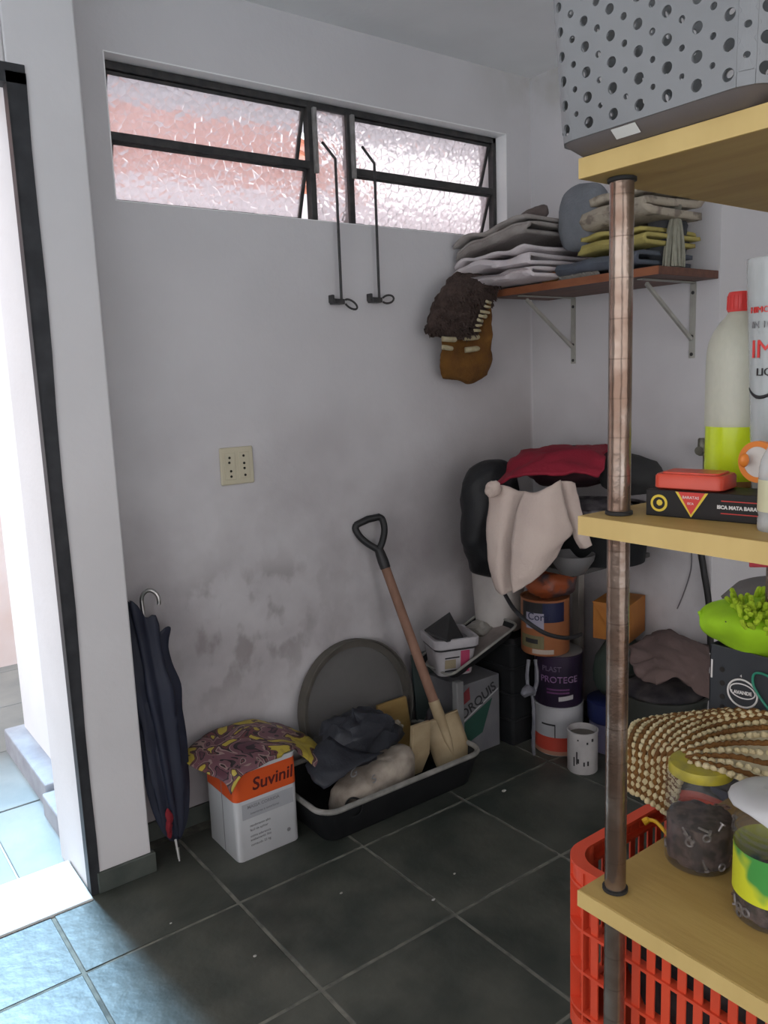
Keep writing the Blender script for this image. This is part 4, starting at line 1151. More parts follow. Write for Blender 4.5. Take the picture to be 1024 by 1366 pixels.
build('seam', MB().box(x0-0.0008, x0, y0+0.10, y0+0.104, 0.005, 0.337), M_gp, can)

# printed bag lying over the can
M_print = bpy.data.materials.new('purple_yellow_print'); M_print.use_nodes = True
nt = M_print.node_tree; bs = nt.nodes['Principled BSDF']; bs.inputs['Roughness'].default_value = 0.5
tc = nd(nt, 'ShaderNodeTexCoord'); n1 = nd(nt, 'ShaderNodeTexNoise'); n1.inputs['Scale'].default_value = 7; n1.inputs['Detail'].default_value = 2.0; n1.inputs['Distortion'].default_value = 1.2
nt.links.new(tc.outputs['Object'], n1.inputs[0])
rp = nd(nt, 'ShaderNodeValToRGB'); rp.color_ramp.interpolation = 'CONSTANT'
els = rp.color_ramp.elements
els[0].position = 0.0; els[0].color = (0.10, 0.035, 0.05, 1)
els[1].position = 0.36; els[1].color = (0.02, 0.012, 0.016, 1)
for p_, c_ in ((0.385, (0.16, 0.07, 0.085, 1)), (0.45, (0.30, 0.20, 0.18, 1)), (0.475, (0.025, 0.015, 0.018, 1)), (0.50, (0.13, 0.04, 0.045, 1)), (0.525, (0.03, 0.018, 0.02, 1)), (0.537, (0.44, 0.34, 0.045, 1)), (0.64, (0.36, 0.27, 0.04, 1))):
    e_ = els.new(p_); e_.color = c_
nt.links.new(n1.outputs[0], rp.inputs[0]); nt.links.new(rp.outputs[0], bs.inputs['Base Color'])
zt = 0.352
ctrl = [[(1.045, 2.665, 0.345), (1.18, 2.70, 0.372), (1.33, 2.70, 0.370), (1.42, 2.69, 0.335), (1.49, 2.68, 0.30)],
        [(1.025, 2.58, 0.338), (1.17, 2.61, 0.370), (1.32, 2.61, 0.374), (1.415, 2.60, 0.345), (1.51, 2.58, 0.292)],
        [(1.045, 2.49, 0.332), (1.16, 2.51, 0.362), (1.30, 2.52, 0.366), (1.405, 2.51, 0.335), (1.52, 2.48, 0.268)],
        [(1.075, 2.415, 0.318), (1.16, 2.42, 0.352), (1.29, 2.425, 0.357), (1.38, 2.43, 0.340), (1.50, 2.40, 0.238)],
        [(1.085, 2.378, 0.280), (1.15, 2.392, 0.328), (1.28, 2.398, 0.343), (1.37, 2.405, 0.325), (1.45, 2.375, 0.232)]]
pb = MB().grid(up2(ctrl, 7, 7)).crumple(0.007, 16, 4, axes=(0.4, 0.4, 1))
pb.v = [(p[0], p[1], max(p[2], zt) if x0-0.004 < p[0] < x1+0.004 and y0-0.004 < p[1] < y1+0.004 else p[2]) for p in pb.v]
tag(build('printed_bag', pb, M_print, smooth=True, angle=70, solid=0.004), 'purple and yellow printed bag draped over the square paint can', 'bag')

# ================================================================== TROUGH, SACK, SIEVE, SHOVEL
M_blackpl = mat('black_plastic', (0.010, 0.011, 0.012), (0.016, 0.017, 0.018), scale=8, rough=0.65, spec=0.25)
M_rimdirt = mat('cement_dusted_rim', (0.30, 0.29, 0.265), (0.17, 0.165, 0.15), scale=14, rough=0.9)
tz = 0.135
tA = on(455, 1080, 2, tz); tB = on(640, 1008, 2, tz)
tx0, tx1, ty0, ty1 = tA[0]-0.085, tB[0]+0.055, (tA[1]+tB[1])/2, 2.70
tcx, tcy, thx, thy = (tx0+tx1)/2, (ty0+ty1)/2, (tx1-tx0)/2, (ty1-ty0)/2
tr_ = thing('mixing_trough', (tcx, tcy, 0), 'long black mixing trough with a cement-dusted rim against the wall', 'trough')
build('shell', loft([rrect(tcx, tcy, thx-0.05, thy-0.045, 0.05, 0.0), rrect(tcx, tcy, thx-0.045, thy-0.04, 0.055, 0.006), rrect(tcx, tcy, thx-0.008, thy-0.008, 0.07, tz-0.006), rrect(tcx, tcy, thx-0.014, thy-0.014, 0.066, tz-0.006), rrect(tcx, tcy, thx-0.05, thy-0.045, 0.05, 0.012)]), M_blackpl, tr_, smooth=True)
build('rim', MB().tube(rrect(tcx, tcy, thx-0.010, thy-0.010, 0.07, tz), 0.0105, n=8, closed=True), M_rimdirt, tr_, smooth=True)

# sieve leaning on the wall
sc0 = on(477, 950, 1, 2.69)
R_s = 0.275
sn = np.array([0.02, -0.985, 0.17]); sn /= np.linalg.norm(sn)
sc0[2] = 0.292
M_sv = mat('weathered_wood_rim', (0.115, 0.105, 0.090), (0.085, 0.078, 0.068), scale=10, rough=0.85)
sv_ = thing('round_sieve', (sc0[0], sc0[1], 0.02), 'large round mesh sieve leaning on the wall behind the trough', 'sieve')
build('hoop', MB().lathe([(R_s, -0.022), (R_s+0.006, -0.022), (R_s+0.006, 0.03), (R_s, 0.03), (R_s, -0.022)], sc0, n=64, axis=sn, cap=False), M_sv, sv_, smooth=True)
build('hoop_inner', MB().lathe([(R_s-0.028, 0.0), (R_s, -0.001), (R_s, 0.006), (R_s-0.028, 0.004), (R_s-0.028, 0.0)], sc0, n=64, axis=sn, cap=False), M_sv, sv_, smooth=True)
M_mesh = sheer('sieve_mesh', (0.135, 0.13, 0.125), 0.72, rough=0.7)
build('mesh', MB().lathe([(0.0, 0.0), (R_s-0.02, 0.0)], sc0, n=64, axis=sn, cap=False), M_mesh, sv_)

# cement sack in the trough with dark crumpled plastic over it
M_sack = mat('cement_sack', (0.46, 0.40, 0.33), (0.24, 0.20, 0.165), scale=12, rough=0.9, bump=0.3, bscale=40)
skc = np.array([1.690, 2.400, 0.12])
sk = thing('cement_sack', (skc[0], skc[1], 0.02), 'dirty cream cement sack slumped in the trough', 'sack')
sblob = blob((0, 0, 0), (0.185, 0.085, 0.092), n=36, m=22, amp=0.014, scale=12, seed=6, p=0.55)
an = math.radians(6)
sblob.v = [(skc[0]+p[0]*math.cos(an)-p[1]*math.sin(an), skc[1]+p[0]*math.sin(an)+p[1]*math.cos(an), 0.105+p[2]+0.22*p[0]) for p in sblob.v]
build('sack_body', sblob, M_sack, sk, smooth=True, angle=70)
for (x, y, t) in ((468, 1040, 'G'), (497, 1046, 'S')):
    pp = on(x, y, 1, 2.318)
    text('lettering', t, 0.05, pp, (0.95, 0.1, 0.28), (-0.2, -0.1, 0.95), M_gp, sk, depth=0.0005)
M_bag = mat('charcoal_plastic_bag', (0.018, 0.020, 0.027), (0.030, 0.033, 0.042), scale=9, rough=0.5, bump=0.4, bscale=30)
bgc = np.array([1.69, 2.49, 0.3])
bb = blob((bgc[0], bgc[1], 0.265), (0.175, 0.10, 0.095), n=40, m=26, amp=0.030, scale=13, seed=2, p=0.85, ridged=True)
tag(build('dark_plastic_bag', bb, M_bag, smooth=True, angle=50), 'charcoal crumpled plastic bag heaped on the cement sack', 'bag')
fl = MB().grid(up2([[on(406, 1022, 1, 2.42), on(420, 1000, 1, 2.44), on(438, 982, 1, 2.46)], [on(416, 1040, 1, 2.36), on(445, 1022, 1, 2.35), on(472, 1002, 1, 2.38)], [on(432, 1052, 1, 2.32), on(466, 1030, 1, 2.31), on(512, 1004, 1, 2.34)]], 5, 5)).crumple(0.008, 22, 3)
tag(build('bag_fold', fl, M_bag, smooth=True, angle=50, solid=0.004), 'flat charcoal plastic flap over the front of the cement sack', 'plastic sheet')
tag(build('cream_paper', blob(on(524, 972, 1, 2.50), (0.050, 0.02, 0.030), amp=0.022, scale=22, ridged=True), mat('cream_paper', (0.36, 0.31, 0.24), rough=0.9), smooth=True), 'crumpled cream paper behind the charcoal bag', 'paper')
tag(build('metal_cup', MB().lathe([(0.030, 0), (0.034, 0.003), (0.034, 0.05), (0.030, 0.052), (0.028, 0.01)], np.array([1.545, 2.325, 0.095]), n=24, axis=(-0.5, -0.7, 0.35)), M_blackpl, smooth=True), 'small black cup lying at the front of the trough', 'cup')

# boards standing in the trough
M_ply = mat('yellow_plywood', (0.34, 0.22, 0.075), (0.27, 0.17, 0.055), scale=5, rough=0.8, stretch=(1, 1, 5))
a_ = on(518, 945, 1, 2.60); b_ = on(552, 944, 1, 2.60)
tag(build('plywood_offcut', MB().obox((a_[0]-0.02, 2.60, 0.02), (b_[0]-a_[0]+0.02, 0.0, 0), (0, 0.015, 0), (0, 0.05, a_[2]-0.02)), M_ply, bevel=0.002), 'yellow plywood offcut standing between sack and shovel', 'board')
M_teal = mat('dark_teal_board', (0.030, 0.045, 0.042), (0.045, 0.060, 0.055), scale=8, rough=0.7)
a_ = on(556, 905, 1, 2.66); b_ = on(590, 880, 1, 2.66)
tag(build('teal_panel', MB().obox((a_[0], 2.66, 0.02), (0.15, 0.0, 0), (0, 0.012, 0), (0, 0.03, 0.42)), M_teal, bevel=0.002), 'dark teal panel standing behind the shovel shaft', 'panel')

# shovel
M_dgrip = mat('black_grip', (0.014, 0.014, 0.015), (0.022, 0.022, 0.023), rough=0.5)
M_shaft = mat('worn_wood_shaft', (0.30, 0.165, 0.115), (0.22, 0.12, 0.08), scale=7, rough=0.75, stretch=(3, 3, 1))
M_blade = mat('cream_painted_blade', (0.42, 0.33, 0.20), (0.30, 0.22, 0.12), scale=9, rough=0.65)
s_top = on(512, 752, 1, 2.665); s_bot = on(588, 962, 1, 2.43)
shv = thing('shovel', (2.06, 2.42, 0.03), 'wooden shovel with a black D grip standing in the trough', 'shovel')
sd_ = s_bot-s_top; sl = np.linalg.norm(sd_); sd_ = sd_/sl
build('shaft', MB().tube([s_top-sd_*0.02, s_top+sd_*sl*0.5, s_bot], [0.0195, 0.0205, 0.0215], n=16), M_shaft, shv, smooth=True)
# D grip in the plane facing the camera
rv = np.cross(sd_, np.array([-0.35, -0.93, 0.0])); rv /= np.linalg.norm(rv)
if rv @ RT < 0: rv = -rv
gu = -sd_
neck = s_top-sd_*0.01
def gp(u, v): return neck+rv*u+gu*v
grip = build('grip', MB().tube([gp(0, -0.03), gp(0, 0.0), gp(0, 0.035), gp(0, 0.055)], [0.022, 0.023, 0.021, 0.018], n=14), M_dgrip, shv, smooth=True)
build('grip_arm', MB().tube(cr([gp(0.0, 0.05), gp(0.03, 0.085), gp(0.052, 0.125), gp(0.058, 0.165), gp(0.048, 0.182)], 4), 0.0145, n=10), M_dgrip, grip, smooth=True)
build('grip_arm', MB().tube(cr([gp(0.0, 0.05), gp(-0.03, 0.085), gp(-0.055, 0.125), gp(-0.064, 0.165), gp(-0.054, 0.182)], 4), 0.0145, n=10), M_dgrip, grip, smooth=True)
build('grip_bar', MB().tube([gp(-0.062, 0.172), gp(-0.055, 0.182), gp(0.0, 0.188), gp(0.05, 0.182), gp(0.056, 0.172)], [0.012, 0.0145, 0.0155, 0.0145, 0.012], n=12), M_dgrip, grip, smooth=True)
# blade
bl = []
for v in np.linspace(0, 1, 9):
    row = []
    for u in np.linspace(-1, 1, 11):
        wd = 0.082*(1.0 if v < 0.72 else 1.0-0.35*((v-0.72)/0.28)**2)
        P_ = s_bot+sd_*(-0.015+0.235*v)*1.0+rv*wd*u+np.cross(rv, sd_)*(0.018*u*u-0.012*(1-v))
        row.append(P_)
    bl.append(row)
bl = np.array(bl)
build('blade', MB().grid(bl), M_blade, shv, smooth=True, solid=0.003)
ny = np.cross(rv, sd_)
if ny[1] > 0: ny = -ny
build('socket', MB().tube([s_bot-sd_*0.09, s_bot-sd_*0.02, s_bot+sd_*0.08, s_bot+sd_*0.15], [0.0235, 0.025, 0.019, 0.006], n=12), M_blade, shv, smooth=True)
build('foot_rest', MB().obox(s_bot-sd_*0.018-rv*0.082+ny*0.004, rv*0.164, -ny*0.02, sd_*0.006), M_blade, shv)
a_ = dp(566, 990, 2.93)
tag(build('wood_wedge', MB().prism([on(551, 970, 1, 2.385), on(575, 962, 1, 2.385), on(573, 1005, 1, 2.385), on(563, 1030, 1, 2.385), on(549, 1036, 1, 2.385)], (0, 0.02, 0)), M_blade, bevel=0.003), 'cream wooden offcut in front of the shovel blade', 'offcut')

# ================================================================== PAIL, SHALLOW TRAY AND CARTON RIGHT OF THE TROUGH
M_carton = mat('faded_carton', (0.17, 0.17, 0.175), (0.13, 0.13, 0.14), scale=6, rough=0.85)
kx0, kx1, ky0, ky1, kz = 2.215, 2.452, 2.475, 2.70, 0.335
ct = thing('flower_carton', ((kx0+kx1)/2, (ky0+ky1)/2, 0), 'faded carton with a green band and diagonal lettering right of the shovel', 'carton')
kb = build('box', MB().box(kx0, kx1, ky0, ky1, 0, kz), M_carton, ct, bevel=0.003)
build('green_band', MB().prism([(kx0+0.002, ky0-0.0008, 0.055), (kx0+0.13, ky0-0.0008, 0.09), (kx1-0.045, ky0-0.0008, 0.235), (kx0+0.002, ky0-0.0008, 0.155)], (0, 0.0006, 0)), mat('dark_green_print', (0.018, 0.07, 0.05), rough=0.7), kb)
build('white_line', MB().obox((kx0+0.002, ky0-0.0008, 0.160), (kx1-kx0-0.01, 0, 0.105), (0, 0.0005, 0), (0, 0, 0.007)), mat('carton_white', (0.42, 0.42, 0.42), rough=0.8), kb)
text('lettering', 'ORQUIS', 0.062, (kx0+0.012, ky0-0.001, 0.178), (0.91, 0, 0.41), (-0.3, 0, 0.9), M_black_print, ct, depth=0.0003, bold=0.0008)
build('red_patch', MB().prism([(kx0+0.004, ky0-0.0008, 0.24), (kx0+0.06, ky0-0.0008, 0.262), (kx0+0.055, ky0-0.0008, 0.32), (kx0+0.02, ky0-0.0008, 0.30)], (0, 0.0006, 0)), mat('dull_red_print', (0.20, 0.03, 0.035), rough=0.7), kb)

# shallow dirty tray on the carton, tilted up to the right
M_trayin = mat('cement_crust', (0.30, 0.26, 0.24), (0.20, 0.165, 0.15), scale=9, rough=0.95, bump=0.4, bscale=40)
qa, qb = np.array([2.145, 2.43, 0.372]), np.array([2.52, 2.395, 0.525])
ta = (qb-qa); tl = np.linalg.norm(ta); ta = ta/tl
tb_ = np.array([0.10, 0.98, 0.0]); tb_ -= ta*(tb_ @ ta); tb_ /= np.linalg.norm(tb_); tn = np.cross(ta, tb_)
def TP(u, v, w_): return qa+ta*u*tl+tb_*v*0.26+tn*w_
st = thing('shallow_tray', qa+ta*tl/2+tb_*0.13, 'shallow black tray crusted with cement tilted on the carton', 'tray')
def trrect(d, w_, n=5):
    out = []
    r_ = 0.035
    for (cu, cv, a0) in ((tl-d-r_, 0.26-d-r_, 0), (d+r_, 0.26-d-r_, 90), (d+r_, d+r_, 180), (tl-d-r_, d+r_, 270)):
        for k in range(n+1):
            t = math.radians(a0+90*k/n)
            out.append(qa+ta*(cu+r_*math.cos(t))+tb_*(cv+r_*math.sin(t))+tn*w_)
    return out
build('shell', loft([trrect(0.03, 0.0), trrect(0.0, 0.045), trrect(0.004, 0.047), trrect(0.03, 0.012)]), M_blackpl, st, smooth=True)
build('rim', MB().tube(trrect(0.002, 0.047), 0.006, n=7, closed=True), M_rimdirt, st, smooth=True)
build('crust', loft([trrect(0.029, 0.0125), trrect(0.018, 0.026)], False, True).crumple(0.003, 30, 2), M_trayin, st, smooth=True)

# white square pail with a pink label, rubber sheet on it
M_pailw = mat('grey_white_pail', (0.42, 0.40, 0.41), (0.34, 0.32, 0.33), scale=8, rough=0.5)
pz0, pz1 = 0.395, 0.560
pcx = dp(599, 850, 3.5)
pcx = np.array([pcx[0], pcx[1], pz0])
def pl(d, z):
    ang = math.radians(-20)
    return [(pcx[0]+(x*math.cos(ang)-y*math.sin(ang)), pcx[1]+(x*math.sin(ang)+y*math.cos(ang)), z) for x, y, _ in rrect(0, 0, 0.094+d, 0.094+d, 0.03, 0)]
pail = thing('square_pail', pcx, 'white square pail with a pink label standing in the shallow tray', 'pail')
build('pail_body', loft([pl(-0.018, pz0), pl(-0.016, pz0+0.004), pl(-0.002, pz1-0.035), pl(-0.006, pz1-0.035), pl(-0.02, pz0+0.01)]), M_pailw, pail, smooth=True)
build('pail_rim', loft([pl(-0.002, pz1-0.038), pl(0.008, pz1-0.038), pl(0.010, pz1-0.006), pl(0.006, pz1), pl(-0.006, pz1), pl(-0.006, pz1-0.03)], False, False), M_pailw, pail, smooth=True)
build('dark_gap', loft([pl(0.0005, pz1-0.050), pl(0.001, pz1-0.042)], False, False), M_black_print, pail, smooth=True)
def side_panel(u0, u1, z0, z1, m_, nm, off=0.001):
    ang = math.radians(-20)
    P_ = []
    for (u, z) in ((u0, z0), (u1, z0), (u1, z1), (u0, z1)):
        dd = -0.016+(0.014)*((z-pz0)/(pz1-0.035-pz0))
        x, y = u, -(0.094+dd)-off
        P_.append((pcx[0]+x*math.cos(ang)-y*math.sin(ang), pcx[1]+x*math.sin(ang)+y*math.cos(ang), z))
    return build(nm, MB().prism(P_, (0.0003, 0.0008, 0)), m_, pail)
side_panel(0.016, 0.056, pz0+0.012, pz1-0.055, mat('pink_print', (0.42, 0.05, 0.12), rough=0.6), 'pink_label')
side_panel(-0.055, -0.006, pz0+0.035, pz0+0.075, mat('tan_print', (0.30, 0.25, 0.16), rough=0.6), 'tan_label')
side_panel(-0.055, 0.010, pz0+0.080, pz0+0.086, M_black_print, 'dark_line')
side_panel(-0.055, 0.010, pz0+0.022, pz0+0.028, M_black_print, 'dark_line')
s1, s2, s3, s4 = [dp(x, y, d) for x, y, d in ((566, 842, 3.42), (600, 818, 3.56), (618, 851, 3.50), (596, 857, 3.36))]
tag(build('rubber_sheet', MB().prism([s1, s4, s3, s2], (0, 0.002, 0.006)), mat('charcoal_rubber', (0.035, 0.034, 0.035), rough=0.8), bevel=0.001), 'charcoal kite-shaped sheet lying on the white square pail', 'sheet')
# crumpled clear film behind the pail
tag(build('film_heap', blob(dp(640, 838, 3.66), (0.075, 0.05, 0.030), amp=0.018, scale=16, seed=3, ridged=True), mat('dusty_film', (0.24, 0.225, 0.20), (0.32, 0.30, 0.27), scale=10, rough=0.5), smooth=True, angle=50), 'dusty crumpled film behind the white square pail', 'film')
# small grey block and dark rag under the tray
tag(build('grey_block', MB().box(2.165, 2.205, 2.435, 2.47, 0.0, 0.375), mat('grey_block', (0.20, 0.20, 0.20), rough=0.8), bevel=0.006), 'grey block propping up the left end of the shallow tray', 'block')
tag(build('dark_rag', blob((2.12, 2.53, 0.13), (0.06, 0.05, 0.13), amp=0.015, scale=18, seed=9), mat('dark_rag', (0.022, 0.020, 0.024)), smooth=True), 'dark rag stuffed below the grey block', 'rag')

# ================================================================== CANS AND CLUTTER IN THE CORNER
def tin(c, r, z0, z1, name, label, cat, m_, rimm):
    t = thing(name, (c[0], c[1], z0), label, cat)
    h = z1-z0
    build('can_body', MB().lathe([(r*0.97, 0), (r, 0.004), (r, h-0.008), (r*1.02, h-0.006), (r*1.02, h-0.001), (r*0.97, h), (r*0.95, h-0.008), (0.0, h-0.008)], (c[0], c[1], z0), n=40), m_, t, smooth=True)
    return t
M_rim = mat('tin_rim', (0.30, 0.29, 0.28), rough=0.4, metal=0.5)
c1 = (2.632, 2.288)
ac = math.atan2(-c1[1], -c1[0])
t1 = tin(c1, 0.105, 0, 0.222, 'white_tin', 'round white paint tin with a red band at the bottom of the stack', 'paint tin', mat('tin_white', (0.40, 0.40, 0.41), (0.34, 0.34, 0.35), rough=0.45), M_rim)
build('red_band', MB().lathe([(0.1056, 0.022), (0.1056, 0.085)], (c1[0], c1[1], 0), n=40, cap=False), mat('tin_red', (0.42, 0.05, 0.03), rough=0.5), t1, smooth=True)
build('orange_foot', MB().lathe([(0.1057, 0.004), (0.1057, 0.022)], (c1[0], c1[1], 0), n=40, cap=False), mat('tin_salmon', (0.36, 0.18, 0.12), rough=0.5), t1, smooth=True)
for (da0, da1, z0_, z1_) in ((-0.75, -0.15, 0.138, 0.146), (-0.17, -0.13, 0.085, 0.146)):
    pts = [[(c1[0]+0.1060*math.cos(ac+t), c1[1]+0.1060*math.sin(ac+t), z) for t in np.linspace(da0, da1, 8)] for z in (z0_, z1_)]
    build('black_line', MB().grid(pts), M_black_print, t1)
t2 = tin(c1, 0.104, 0.222, 0.452, 'purple_tin', 'dark purple paint tin in the middle of the stack', 'paint tin', mat('tin_purple', (0.018, 0.012, 0.026), (0.030, 0.016, 0.040), scale=8, rough=0.4), M_rim)
build('lid', MB().lathe([(0.100, 0.222), (0.102, 0.231), (0.09, 0.232), (0.0, 0.231)], (c1[0], c1[1], 0.222), n=36), M_rim, t2, smooth=True)
M_lil = mat('lilac_print', (0.26, 0.17, 0.28), (0.20, 0.10, 0.22), scale=20, rough=0.6)
wrap_text('lettering', 'PROTEGE', 0.040, c1, 0.1046, ac-0.80, 0.335, M_lil, t2)
wrap_text('lettering', 'PLAST', 0.032, c1, 0.1046, ac-0.72, 0.385, mat('lilac_print_dim', (0.13, 0.10, 0.15), rough=0.6), t2)
for k, z in enumerate((0.300, 0.285)):
    pts = [[(c1[0]+0.1048*math.cos(ac+t), c1[1]+0.1048*math.sin(ac+t), zz) for t in np.linspace(-0.5, 0.45, 8)] for zz in (z, z+0.008)]
    build('print_line', MB().grid(pts), mat('purple_print', (0.10, 0.03, 0.10), rough=0.6), t2)
pts = [[(c1[0]+0.1050*math.cos(ac+t), c1[1]+0.1050*math.sin(ac+t), zz+0.012*t) for t in np.linspace(0.0, 0.62, 8)] for zz in (0.252, 0.272)]
build('white_label', MB().grid(pts), M_pailw, t2)
c2 = (2.585, 2.322)
ac2 = math.atan2(-c2[1], -c2[0])
t3 = tin(c2, 0.104, 0.456, 0.70, 'orange_tin', 'orange and navy paint tin at the top of the stack', 'paint tin', mat('tin_salmon2', (0.34, 0.13, 0.055), (0.28, 0.10, 0.04), scale=8, rough=0.45), M_rim)
def wrapq(c, r, a0, a1, z0, z1, m_, nm, par, n=10):
    return build(nm, MB().grid([[(c[0]+r*math.cos(t), c[1]+r*math.sin(t), z) for t in np.linspace(a0, a1, n)] for z in (z0, z1)]), m_, par)
wrapq(c2, 0.1048, ac2-0.1, ac2+0.85, 0.605, 0.69, mat('navy_print', (0.010, 0.014, 0.055), rough=0.5), 'navy_panel', t3)
wrapq(c2, 0.1046, ac2-1.1, ac2-0.1, 0.60, 0.69, M_black_print, 'black_panel', t3)
wrapq(c2, 0.1052, ac2-0.85, ac2-0.05, 0.575, 0.645, mat('lilac_white_print', (0.36, 0.34, 0.42), rough=0.6), 'white_panel', t3)
wrap_text('lettering', 'Coral', 0.045, c2, 0.1056, ac2-0.75, 0.615, mat('navy_print', (0.01, 0.014, 0.055)), t3)
wrapq(c2, 0.1048, ac2-1.2, ac2-0.05, 0.488, 0.545, mat('olive_print', (0.16, 0.14, 0.07), rough=0.5), 'olive_panel', t3)
wrapq(c2, 0.1052, ac2-0.9, ac2-0.3, 0.51, 0.53, M_black_print, 'black_bar', t3)
wrapq(c2, 0.1052, ac2-0.55, ac2+0.35, 0.466, 0.486, mat('tan_label', (0.42, 0.34, 0.28), rough=0.6), 'tan_label', t3)
# wrappers on the tin
tag(build('wrapper_heap', blob((2.60, 2.30, 0.762), (0.105, 0.085, 0.062), amp=0.016, scale=15, seed=7, p=0.8, ridged=True), mat('red_orange_wrapper', (0.36, 0.085, 0.03), (0.10, 0.07, 0.075), scale=9, rough=0.45, lo=0.45, hi=0.55), smooth=True, angle=50), 'red and grey crumpled wrappers on the orange tin', 'wrapper')

# black crate in the corner, white bucket on it
bk = thing('black_crate', (2.63, 2.57, 0), 'black plastic crate in the dark corner behind the tins', 'crate')
build('crate_shell', loft([rrect(2.63, 2.575, 0.15, 0.155, 0.02, 0), rrect(2.63, 2.575, 0.155, 0.16, 0.02, 0.50), rrect(2.63, 2.575, 0.15, 0.155, 0.018, 0.50), rrect(2.63, 2.575, 0.145, 0.15, 0.018, 0.49)]), M_blackpl, bk, smooth=True)
for z in (0.12, 0.24, 0.36, 0.47):
    build('rib', MB().tube(rrect(2.63, 2.575, 0.156, 0.161, 0.02, z), 0.006, n=6, closed=True), M_blackpl, bk, smooth=True)
wb = np.array([2.565, 2.585, 0.502])
wbk = thing('white_bucket', wb, 'white bucket with a black wire handle on the black crate', 'bucket')
build('bucket_body', MB().lathe([(0.100, 0), (0.104, 0.003), (0.122, 0.27), (0.126, 0.272), (0.126, 0.292), (0.119, 0.294), (0.116, 0.27), (0.098, 0.01)], wb, n=40), mat('bucket_white', (0.50, 0.47, 0.44), (0.40, 0.37, 0.35), scale=7, rough=0.5), wbk, smooth=True)
hp_ = cr([dp(671, 789, 3.33), dp(685, 812, 3.22), dp(705, 831, 3.16), dp(730, 846, 3.15), dp(757, 851, 3.20), dp(775, 846, 3.28)], 5)
tag(build('handle', MB().tube(hp_, 0.0085, n=8), M_black_print, wbk, smooth=True), 'black plastic handle')

# grey strap bundle hanging beside the purple tin
sp_ = thing('strap_bundle', (2.46, 2.27, 0.02), 'grey plastic straps knotted beside the purple tin', 'strap')
M_strap = mat('grey_strap', (0.16, 0.16, 0.18), (0.11, 0.11, 0.13), scale=20, rough=0.45)
for pts in (((705, 880, 3.42), (703, 905, 3.41), (706, 925, 3.40)), ((714, 880, 3.42), (716, 905, 3.41), (712, 928, 3.40)), ((709, 925, 3.40), (712, 950, 3.40), (711, 985, 3.42), (712, 1006, 3.46))):
    build('strap', MB().tube(cr([dp(*p) for p in pts], 5), 0.008, n=6).crumple(0.003, 40, 1), M_strap, sp_, smooth=True)
build('knot', blob(dp(704, 922, 3.38), (0.035, 0.02, 0.022), amp=0.009, scale=26), M_strap, sp_, smooth=True, angle=60)

# small spattered tin in front
c3 = (2.545, 2.083)
t4 = thing('small_tin', (c3[0], c3[1], 0), 'small open white tin with black paint drips on the floor', 'paint tin')
build('can_body', MB().lathe([(0.060, 0), (0.0625, 0.003), (0.0625, 0.172), (0.0645, 0.174), (0.0645, 0.178), (0.059, 0.179), (0.0585, 0.02), (0.0, 0.02)], (c3[0], c3[1], 0), n=36), mat('spattered_white', (0.46, 0.44, 0.43), (0.38, 0.36, 0.35), scale=14, rough=0.5), t4, smooth=True)
build('paint_skin', MB().lathe([(0.0, 0.15), (0.0584, 0.152)], (c3[0], c3[1], 0), n=32, cap=False), mat('dry_paint', (0.16, 0.14, 0.12), rough=0.8), t4)
ac3 = math.atan2(-c3[1], -c3[0])
for (da, za, zb, wd) in ((-0.62, 0.035, 0.075, 0.05), (-0.42, 0.045, 0.10, 0.045), (-0.34, 0.05, 0.07, 0.06), (0.05, 0.04, 0.058, 0.05), (0.30, 0.042, 0.062, 0.06), (0.6, 0.145, 0.158, 0.08), (0.25, 0.135, 0.145, 0.06), (-0.35, 0.148, 0.155, 0.05)):
    wrapq(c3, 0.0631, ac3+da, ac3+da+wd*2, za, zb, M_black_print, 'drip', t4, 4)

# blue tub, green sack, orange box right of the stack
c4 = (2.80, 2.13)
tb4 = thing('blue_tub', (c4[0], c4[1], 0), 'blue and lavender tub behind the small white tin', 'tub')
build('tub_body', MB().lathe([(0.088, 0), (0.092, 0.003), (0.098, 0.135), (0.0, 0.135)], (c4[0], c4[1], 0), n=36), mat('lavender_plastic', (0.22, 0.21, 0.32), (0.18, 0.17, 0.27), rough=0.5), tb4, smooth=True)
build('blue_top', MB().lathe([(0.100, 0.135), (0.105, 0.14), (0.108, 0.225), (0.100, 0.23), (0.0, 0.23)], (c4[0], c4[1], 0), n=36), mat('blue_plastic', (0.012, 0.018, 0.075), (0.018, 0.026, 0.10), rough=0.45), tb4, smooth=True)
tag(build('green_sack', blob((2.83, 2.12, 0.365), (0.12, 0.085, 0.135), amp=0.016, scale=12, seed=4, p=0.75), mat('dark_green_sack', (0.035, 0.050, 0.040), (0.05, 0.066, 0.052), scale=9, rough=0.7), smooth=True, angle=60), 'dark green sack on the blue tub', 'sack')
M_obox = mat('orange_card', (0.42, 0.16, 0.025), (0.34, 0.12, 0.02), scale=7, rough=0.6)
ob = thing('orange_box', (2.84, 2.12, 0.505), 'orange cardboard box on the green sack', 'box')
build('box', MB().obox((2.735, 2.185, 0.505), (0.05, -0.155, 0), (0.19, 0.06, 0), (0, 0, 0.165)), M_obox, ob, bevel=0.003)
build('flap', MB().prism([(2.733, 2.186, 0.670), (2.783, 2.031, 0.670), (2.765, 2.02, 0.60), (2.74, 2.11, 0.575)], (-0.003, -0.001, 0)), M_obox, ob)
tag(build('white_post', MB().box(2.885, 2.925, 2.385, 2.425, 0, 0.842), mat('white_wood', (0.40, 0.37, 0.33), (0.33, 0.30, 0.27), scale=8, rough=0.8), bevel=0.003), 'square white wooden post carrying the heaped plank', 'post')
tag(build('heap_plank', MB().box(2.47, 2.975, 2.07, 2.62, 0.842, 0.862), mat('grey_plank', (0.10, 0.095, 0.09), rough=0.8), bevel=0.003), 'dark plank on the white post carrying the clothes heap', 'plank')
